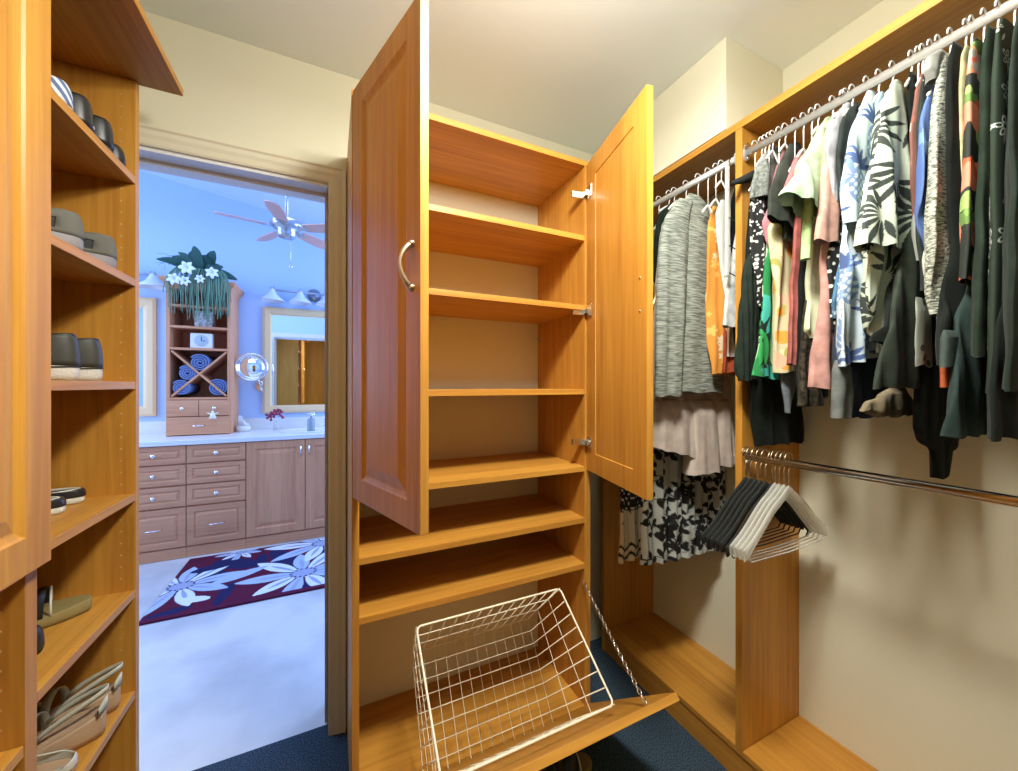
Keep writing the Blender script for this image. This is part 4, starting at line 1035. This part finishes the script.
# hutch
hX0, hX1, hY = -1.185, -.765, 3.87
hu = thing('countertop_hutch', (hX0, hY, .876), 'maple hutch with open shelves, X wine rack and small drawers on the vanity', 'cabinet'); g = (hX0, hY, .876)
MB().box(hX0, hX0+.022, hY, BY-.024, .876, 2.08).build('side_panel', bwood_z, hu, g)
MB().box(hX1-.022, hX1, hY, BY-.024, .876, 2.08).build('side_panel', bwood_z, hu, g)
MB().box(hX0+.022, hX1-.022, BY-.034, BY-.024, .876, 2.08).build('back_panel', bwood_z, hu, g)
b = MB(); rows = []
for (o_, z) in ((0, 2.06), (.006, 2.075), (.012, 2.09), (.03, 2.115), (.038, 2.13), (.038, 2.14), (0.0, 2.14)):
    rows.append([(hX0-o_, BY-.002, z), (hX0-o_, hY-o_, z), (hX1+o_, hY-o_, z), (hX1+o_, BY-.002, z)])
b.grid(rows); b.box(hX0, hX1, hY, BY-.002, 2.06, 2.135); b.sm = [False]*len(b.sm); b.build('crown', bwood_x, hu, g)
for z in (1.915, 1.745, 1.568, 1.165):
    MB().box(hX0+.022, hX1-.022, hY+.002, BY-.013, z, z+.018).build('shelf', bwood_x, hu, g)
a0, a1, c0, c1 = hX0+.022, hX1-.022, 1.184, 1.567
for fl in (0, 1):
    p, q = ((a0, c0), (a1, c1)) if fl else ((a0, c1), (a1, c0))
    dv = Vector((q[0]-p[0], q[1]-p[1])).normalized(); nn = Vector((-dv.y, dv.x))*.007; sh_ = .012
    pa = Vector(p)+dv*sh_; qa = Vector(q)-dv*sh_
    MB().prism([tuple(pa-nn), tuple(qa-nn), tuple(qa+nn), tuple(pa+nn)], 'y', hY+.004+fl*.001, BY-.02).build('diagonal_divider', bwood_x, hu, g)
def hdraw(x0, x1, z0, z1, k):
    b = MB(); b.box(x0+.002, x1-.002, hY-.014, hY+.1, z0+.002, z1-.002); d = b.build('drawer', bwood_x, hu, g, bevel=.002)
    cx, cz = (x0+x1)/2, (z0+z1)/2
    if k: MB().tube([(cx-.04, hY-.014, cz), (cx-.03, hY-.035, cz), (cx+.03, hY-.035, cz), (cx+.04, hY-.014, cz)], .005, 6).build('handle', chrome, d, g)
    else: MB().lathe([(0, hY-.038), (.012, hY-.036), (.013, hY-.030), (.005, hY-.026), (.005, hY-.014)], (cx, 0, cz), 10, 'y').build('knob', chrome, d, g)
hdraw(a0-.02, (a0+a1)/2, 1.03, 1.163, 0); hdraw((a0+a1)/2, a1+.02, 1.03, 1.163, 0); hdraw(a0-.02, a1+.02, .88, 1.028, 1)
# rolled towels
towel = mat('blue_terry', (.16, .22, .42), .95, bump=(260, .8, .004))
def roll(x, z, label, r=.068):
    b = MB(); n = 90; rows = [[], [], [], []]
    for i in range(n):
        t = i/(n-1); a = t*2*PI*3.4; rr = .008+(r-.008)*t
        rows[0].append((x+rr*math.cos(a), hY+.01, z+rr*math.sin(a))); rows[1].append((x+rr*math.cos(a), hY+.27, z+rr*math.sin(a)))
    b.grid(rows[:2]); o = b.build('rolled_towel', towel, None, (x, hY, z-r), solid=.0115)
    return tag(o, label, 'towel', 'rolled blue towels in the hutch')
roll(-.975, 1.467, 'blue rolled towel resting in the upper V of the wine rack')
roll(-1.055, 1.382, 'blue rolled towel in the left V, upper one', .06)
roll(-1.095, 1.262+.0, 'blue rolled towel in the left V, lower one', .06)
roll(-.855, 1.262, 'blue rolled towel in the lower right of the wine rack', .068)
# objects on the hutch shelves
b = MB(); b.box(-1.02, -.90, 3.92, 4.03, 1.7635, 1.90); o = tag(b.build('canister', mat('beige_patterned_card', (.5, .5, .45), .6, noise=((60, 60, 60), 2, (.30, .28, .24), (.66, .66, .62))), None, (-.96, 3.975, 1.7635), bevel=.006), 'small patterned square canister on the upper hutch shelf', 'canister')
o = thing('shelf_clock', (-.97, 3.95, 1.5865), 'small square white clock on the hutch shelf above the towels', 'clock'); g = (-.97, 3.95, 1.5865)
MB().box(-1.045, -.895, 3.91, 3.96, 1.5865, 1.712).build('case', whitep, o, g, bevel=.006)
MB().lathe([(0, 3.9085), (.045, 3.9085), (.048, 3.9095)], (-.97, 0, 1.65), 24, 'y').build('dial', mat('pale_dial', (.50, .58, .60), .5), o, g)
b = MB(); b.box(-.972, -.968, 3.905, 3.9075, 1.648, 1.682); b.build('hand', blk_l, o, g)
b = MB(); b.box(-.972, -.943, 3.905, 3.9075, 1.647, 1.651); b.build('hand', blk_l, o, g)
# plant arrangement on top of the hutch
pg = (-.97, 3.97, 2.141)
pla = thing('flower_arrangement', pg, 'silk arrangement of dark leaves, white lilies and trailing grass on the hutch', 'plant')
leafm = mat('dark_green_leaf', (.03, .10, .085), .5); leafl = mat('trailing_grass', (.16, .30, .20), .6); petal = mat('white_petal', (.82, .86, .90), .5); pot = mat('dark_planter', (.05, .05, .05), .5)
MB().lathe([(0, 2.1415), (.07, 2.1415), (.085, 2.19), (.09, 2.21), (.08, 2.212), (0, 2.205)], (-.97, 3.97, 0), 20).build('planter', pot, pla, pg)
def blade(b, base, tip, wd, sag=.0, n=8, out=None):
    base, tip = Vector(base), Vector(tip); d = tip-base; side = d.cross(Vector((0, 1, .3))).normalized() if not out else out
    if side.length < .1: side = Vector((1, 0, 0))
    r0, r1, r2 = [], [], []
    for i in range(n+1):
        t = i/n; c = base+d*t+Vector((0, -.02*math.sin(PI*t), sag*4*t*(1-t))); ww = wd*math.sin(PI*min(.98, t*.9+.06))**.8
        r0.append(c-side*ww); r1.append(c+Vector((0, -.006, .004))); r2.append(c+side*ww)
    b.grid([r0, r1, r2])
b = MB(); r_ = np.random.RandomState(4)
for i in range(34):
    a = r_.uniform(-.15, PI+.15); L_ = r_.uniform(.10, .21)
    base = Vector((-.97+r_.uniform(-.04, .04), 3.95+r_.uniform(-.05, .03), 2.20))
    tip = base+Vector((math.cos(a)*L_*1.15, r_.uniform(-.13, .04), math.sin(a)*L_*.95))
    blade(b, base, tip, r_.uniform(.026, .040), .03)
b.build('foliage', leafm, pla, pg)
b = MB()
for i in range(110):
    x = -.97+r_.uniform(-.20, .21); bx = -.97+(x+.97)*.4
    L_ = r_.uniform(.12, .36)*(1-.8*abs(x+.95))
    yy = hY-.055-r_.uniform(0, .03)
    pts = [(bx, 3.95, 2.20), ((x+bx)/2, 3.87, 2.235), (x, yy, 2.13), (x+r_.uniform(-.02, .02), yy-.004, 2.13-L_)]
    b.tube(smooth_bez(pts, 10), .0028, 4)
for i in range(10):
    b.tube([(-.97, 3.95, 2.2), (-.97+r_.uniform(-.24, -.05), 3.9, 2.27+r_.uniform(-.02, .1)), (-.97-r_.uniform(.18, .30), 3.88, 2.24+r_.uniform(-.05, .1))], .0018, 4)
b.build('trailing_grass', leafl, pla, pg)
for i, (u, v, s_) in enumerate([(188, 269, .055), (175, 280, .048), (213, 274, .048), (186, 282, .04), (201, 280, .035)]):
    p = PY(u, v, 3.80); b = MB()
    for k in range(6):
        a = 2*PI*k/6+.3*i
        blade(b, p, p+Vector((math.cos(a)*s_, -.025, math.sin(a)*s_)), s_*.30, .004, 5, Vector((-math.sin(a), 0, math.cos(a))))
    b.build('lily', petal, pla, pg)
# mirrors
def framed(x0, x1, z0, z1, label, fw=.09):
    o = thing('wall_mirror', ((x0+x1)/2, BY, z0), label, 'mirror'); g = ((x0+x1)/2, BY, z0)
    b = MB(); rows = []
    for (d, h) in ((0, .002), (0, .022), (.02, .030), (.06, .026), (fw-.015, .018), (fw, .008)):
        rows.append([(x0+d, BY-h, z0+d), (x1-d, BY-h, z0+d), (x1-d, BY-h, z1-d), (x0+d, BY-h, z1-d)])
    b.grid(rows, closed=True); b.sm = [False]*len(b.sm); b.build('frame', mat_get('pale_maple_frame', (.86, .62, .34), .45), o, g)
    MB().box(x0+fw-.004, x1-fw+.004, BY-.010, BY-.003, z0+fw-.004, z1-fw+.004).build('glass', mirror, o, g)
framed(-.580, .30, 1.02, 2.02, 'large maple-framed mirror over the sink', .075)
framed(-2.1, -1.345, 1.02, 2.02, 'maple-framed mirror left of the hutch', .09)
# vanity lights
def vlight(x, zs, n, label, w0):
    o = thing('vanity_light', (x, BY, zs), label, 'lamp'); g = (x, BY, zs)
    MB().tube([(x-w0, BY-.09, zs), (x+w0, BY-.09, zs)], .010, 8).build('bar', bronze, o, g)
    MB().lathe([(0, BY-.001), (.06, BY-.002), (.062, BY-.012), (.02, BY-.02), (.012, BY-.09)], (x, 0, zs), 20, 'y').build('wall_plate', bronze, o, g)
    for i in range(n):
        cx = x-w0+.02+(2*w0-.04)*i/(n-1)
        s2 = MB().lathe([(.016, zs+.012), (.024, zs-.012), (.045, zs-.05), (.085, zs-.085), (.098, zs-.105), (.094, zs-.105), (.04, zs-.05), (.018, zs-.01)], (cx, BY-.10, 0), 24).build('shade', frost, o, g)
        MB().lathe([(0, zs+.028), (.016, zs+.024), (.020, zs+.008), (.020, zs-.014), (0, zs-.016)], (cx, BY-.10, 0), 14).build('socket', bronze, o, g)
pL = PY(275, 290, BY-.1)
vlight(pL.x+.34-.02, pL.z, 4, 'row of white bell-shade lights above the large mirror', .36)
vlight(-1.62, 2.20, 4, 'row of white bell-shade lights above the left mirror', .30)
# makeup mirror
p = PY(251.5, 367, BY-.19); o = thing('makeup_mirror', (p.x+.03, BY, p.z-.16), 'round chrome swing-arm makeup mirror between hutch and large mirror', 'mirror'); g = (p.x+.03, BY, p.z-.16)
b = MB(); b.tube([(p.x+.118*math.cos(a), BY-.19, p.z+.118*math.sin(a)) for a in [2*PI*k/36 for k in range(36)]], .009, 8, closed=True); b.build('rim', chrome, o, g)
MB().lathe([(0, BY-.190), (.115, BY-.190), (.115, BY-.180), (0, BY-.180)], (p.x, 0, p.z), 36, 'y').build('glass', mirror, o, g)
MB().tube([(p.x+.02, BY-.18, p.z-.02), (p.x+.05, BY-.12, p.z-.15), (p.x+.07, BY-.05, p.z-.17), (p.x+.05, BY-.01, p.z-.17)], .008, 8).build('swing_arm', chrome, o, g)
MB().lathe([(0, BY-.014), (.05, BY-.012), (.055, BY-.001)], (p.x+.05, 0, p.z-.17), 24, 'y').build('wall_plate', chrome, o, g)
# counter objects
p = PZ(311, 431, .8755); o = thing('soap_dispenser', (p.x, p.y, .8875), 'grey soap dispenser bottle beside the sink', 'dispenser'); g = (p.x, p.y, .8875)
p = Vector((-.27, 4.08, 0)) if p.y > 4.15 else p
o.location = (p.x, p.y, .8757); g = tuple(o.location)
MB().lathe([(0, .8757), (.028, .8757), (.030, .885), (.030, .97), (.022, .985), (.010, .99), (.010, 1.0)], (p.x, p.y, 0), 18).build('bottle', mat('grey_glass', (.25, .33, .36), .2), o, g)
MB().tube([(p.x, p.y, 1.0), (p.x, p.y, 1.035), (p.x-.03, p.y-.01, 1.03)], .005, 8).build('pump', chrome, o, g)
p = Vector((-.46, 4.02, 0)); g = (p.x, p.y, .8757); o = thing('bud_vase', g, 'small clear vase with dark pink blooms on the countertop', 'vase')
MB().lathe([(0, .8757), (.016, .8757), (.018, .89), (.010, .94), (.012, .96)], (p.x, p.y, 0), 14).build('vase', clearp, o, g)
b = MB(); r_ = np.random.RandomState(8)
for i in range(26):
    q = p+Vector((r_.uniform(-.05, .08), r_.uniform(-.03, .03), 1.0+r_.uniform(-.02, .045))); a = r_.uniform(0, 6)
    blade(b, q, q+Vector((math.cos(a)*.03, -.01, math.sin(a)*.025)), .012, .003, 4)
b.build('blooms', mat('dark_pink_bloom', (.35, .04, .10), .6), o, g)
p = Vector((-.70, 4.02, 0)); g = (p.x, p.y, .8757); o = thing('tissue_holder', g, 'small white curved dish with tissue beside the hutch', 'holder')
MB().lathe([(0, .8757), (.045, .8757), (.055, .90), (.05, .93), (.045, .905), (0, .885)], (p.x, p.y, 0), 18).build('dish', whitep, o, g)
b = MB(); b.grid([[(p.x-.04+.02*k, p.y+.01*math.sin(k*2), .89+.0*j+.045*j+.02*math.sin(k+1.)*j) for k in range(5)] for j in range(3)]); b.build('tissue', petal, o, g, solid=.002)
# ceiling fan
fx, fy = -.30, 3.25; fz = 2.45; zc = z_at(fx)
fan = thing('ceiling_fan', (fx, fy, zc), 'brushed steel ceiling fan with rosy wooden blades on a downrod', 'fan'); g = (fx, fy, zc)
MB().tube([(fx, fy, zc-.001), (fx, fy, fz+.09)], .012, 10).build('downrod', bronze, fan, g)
MB().lathe([(0, zc-.002), (.06, zc-.01), (.055, zc-.05), (.015, zc-.07)], (fx, fy, 0), 20).build('canopy', bronze, fan, g)
MB().lathe([(0, fz+.09), (.025, fz+.085), (.05, fz+.07), (.105, fz+.04), (.11, fz+.015), (.09, fz-.005), (.06, fz-.015), (.062, fz-.05), (.05, fz-.07), (0, fz-.078)], (fx, fy, 0), 28).build('motor', bronze, fan, g)
bladem = mat('rosewood_blade', (.60, .36, .31), .4)
for k in range(5):
    a = math.radians(192+72*k); M = Matrix.Translation((fx, fy, fz-.0)) @ Matrix.Rotation(a, 4, 'Z') @ Matrix.Rotation(-.24, 4, 'X') @ Matrix.Scale(.82, 4)
    b = MB(M); pts = [(.155, -.045), (.20, -.055), (.40, -.068), (.50, -.055), (.525, -.02), (.525, .02), (.50, .055), (.40, .068), (.20, .055), (.155, .045)]
    b.prism(pts, 'z', -.004, .004); bl = b.build('blade', bladem, fan, g)
    b = MB(M); b.prism([(.08, -.012), (.19, -.03), (.19, .03), (.08, .012)], 'z', -.010, -.0045); b.build('blade_bracket', bronze, bl, g)
b = MB(); b.tube([(fx+.03, fy-.03, fz-.06), (fx+.03, fy-.03, fz-.27)], .0018, 5); pc = b.build('pull_chain', chrome, fan, g)
MB().lathe([(0, fz-.27), (.010, fz-.275), (.014, fz-.29), (0, fz-.305)], (fx+.03, fy-.03, 0), 10).build('pull', bronze, pc, g)
# rug
rx0_, rx1_, ry0_, ry1_ = -.935, .75, 2.66, 3.50
nx, ny = 420, 220
X_, Y_ = np.meshgrid(np.linspace(rx0_, rx1_, nx), np.linspace(ry0_, ry1_, ny))
P = Paint(X_.ravel(), Y_.ravel(), (.10, .014, .04)); r_ = np.random.RandomState(3)
nv, lb, wb, gy = (.022, .022, .085), (.42, .52, .72), (.72, .78, .86), (.34, .38, .55)
for i in range(22):
    P.ell(r_.uniform(rx0_, rx1_), r_.uniform(ry0_, ry1_), r_.uniform(.08, .2), r_.uniform(.03, .08), r_.uniform(0, 3), nv)
def big(cx, cy, R, ph, squash=1):
    for k in range(9):
        a = ph+2*PI*k/9; L_ = R*(1+.18*math.sin(k*2.3))
        P.leaf(cx+math.cos(a)*R*.12, cy+math.sin(a)*R*.12, L_, R*.155, a, wb if k % 2 else lb)
        P.leaf(cx+math.cos(a)*R*.2, cy+math.sin(a)*R*.2, L_*.6, R*.04, a, gy)
    P.ell(cx, cy, R*.26, R*.2, 0, gy)
    for k in range(14): a = 2*PI*k/14; P.ell(cx+math.cos(a)*R*.22, cy+math.sin(a)*R*.17, R*.025, R*.025, 0, nv)
big(-.17, 2.92, .34, .3); big(-.06, 3.40, .34, .9); big(-.86, 3.05, .30, .2); big(.42, 3.0, .32, .5); big(-.62, 3.47, .14, .4)
P.ell(-.72, 3.28, .15, .05, .3, nv); P.leaf(-.72, 2.98, .36, .05, .45, lb); P.ell(-.74, 2.83, .09, .035, -.3, wb)
m_ = (P.x < rx0_+.015) | (P.x > rx1_-.015) | (P.z < ry0_+.06)&(P.x < -.2) | (P.z < ry0_+.015); P.c[(P.z < ry0_+.035)] = (.10, .015, .045)
b = MB(); b.grid([[(float(X_[j, i]), float(Y_[j, i]), .010) for i in range(nx)] for j in range(ny)])
b.box(rx0_, rx1_, ry0_, ry1_, -.001, .0095)
rugm = mat('woven_rug', (1, 1, 1), .95, attr=True, bump=(300, .5, .003), spec=.1)
ro = b.build('area_rug', rugm, None, (-.1, 3.1, 0)); at = ro.data.color_attributes.new('Col', 'FLOAT_COLOR', 'POINT')
full = np.ones((len(ro.data.vertices), 4)); full[:, :3] = (.10, .015, .045); full[:nx*ny, :3] = P.c; at.data.foreach_set('color', full.ravel().astype(np.float32))
tag(ro, 'maroon and navy area rug with large pale blue daisies on the marble floor', 'rug')

# white ornament hanging from the hutch drawer knob
p = (-.875, hY-.045, 1.035); b = MB()
b.tube([(p[0], p[1]+.004, p[2]+.065), (p[0], p[1], p[2]+.04)], .0012, 4); b.lathe([(0, .040), (.010, .034), (.008, .024), (.012, .016), (.026, -.022), (.018, -.026), (0, -.02)], p, 12)
b.tube([(p[0]-.038, p[1], p[2]+.022), (p[0], p[1], p[2]+.008), (p[0]+.038, p[1], p[2]+.022)], [.003, .009, .003], 8)
tag(b.build('hanging_ornament', whitep, None, p), 'white figure ornament hanging on the right hutch drawer knob', 'ornament')
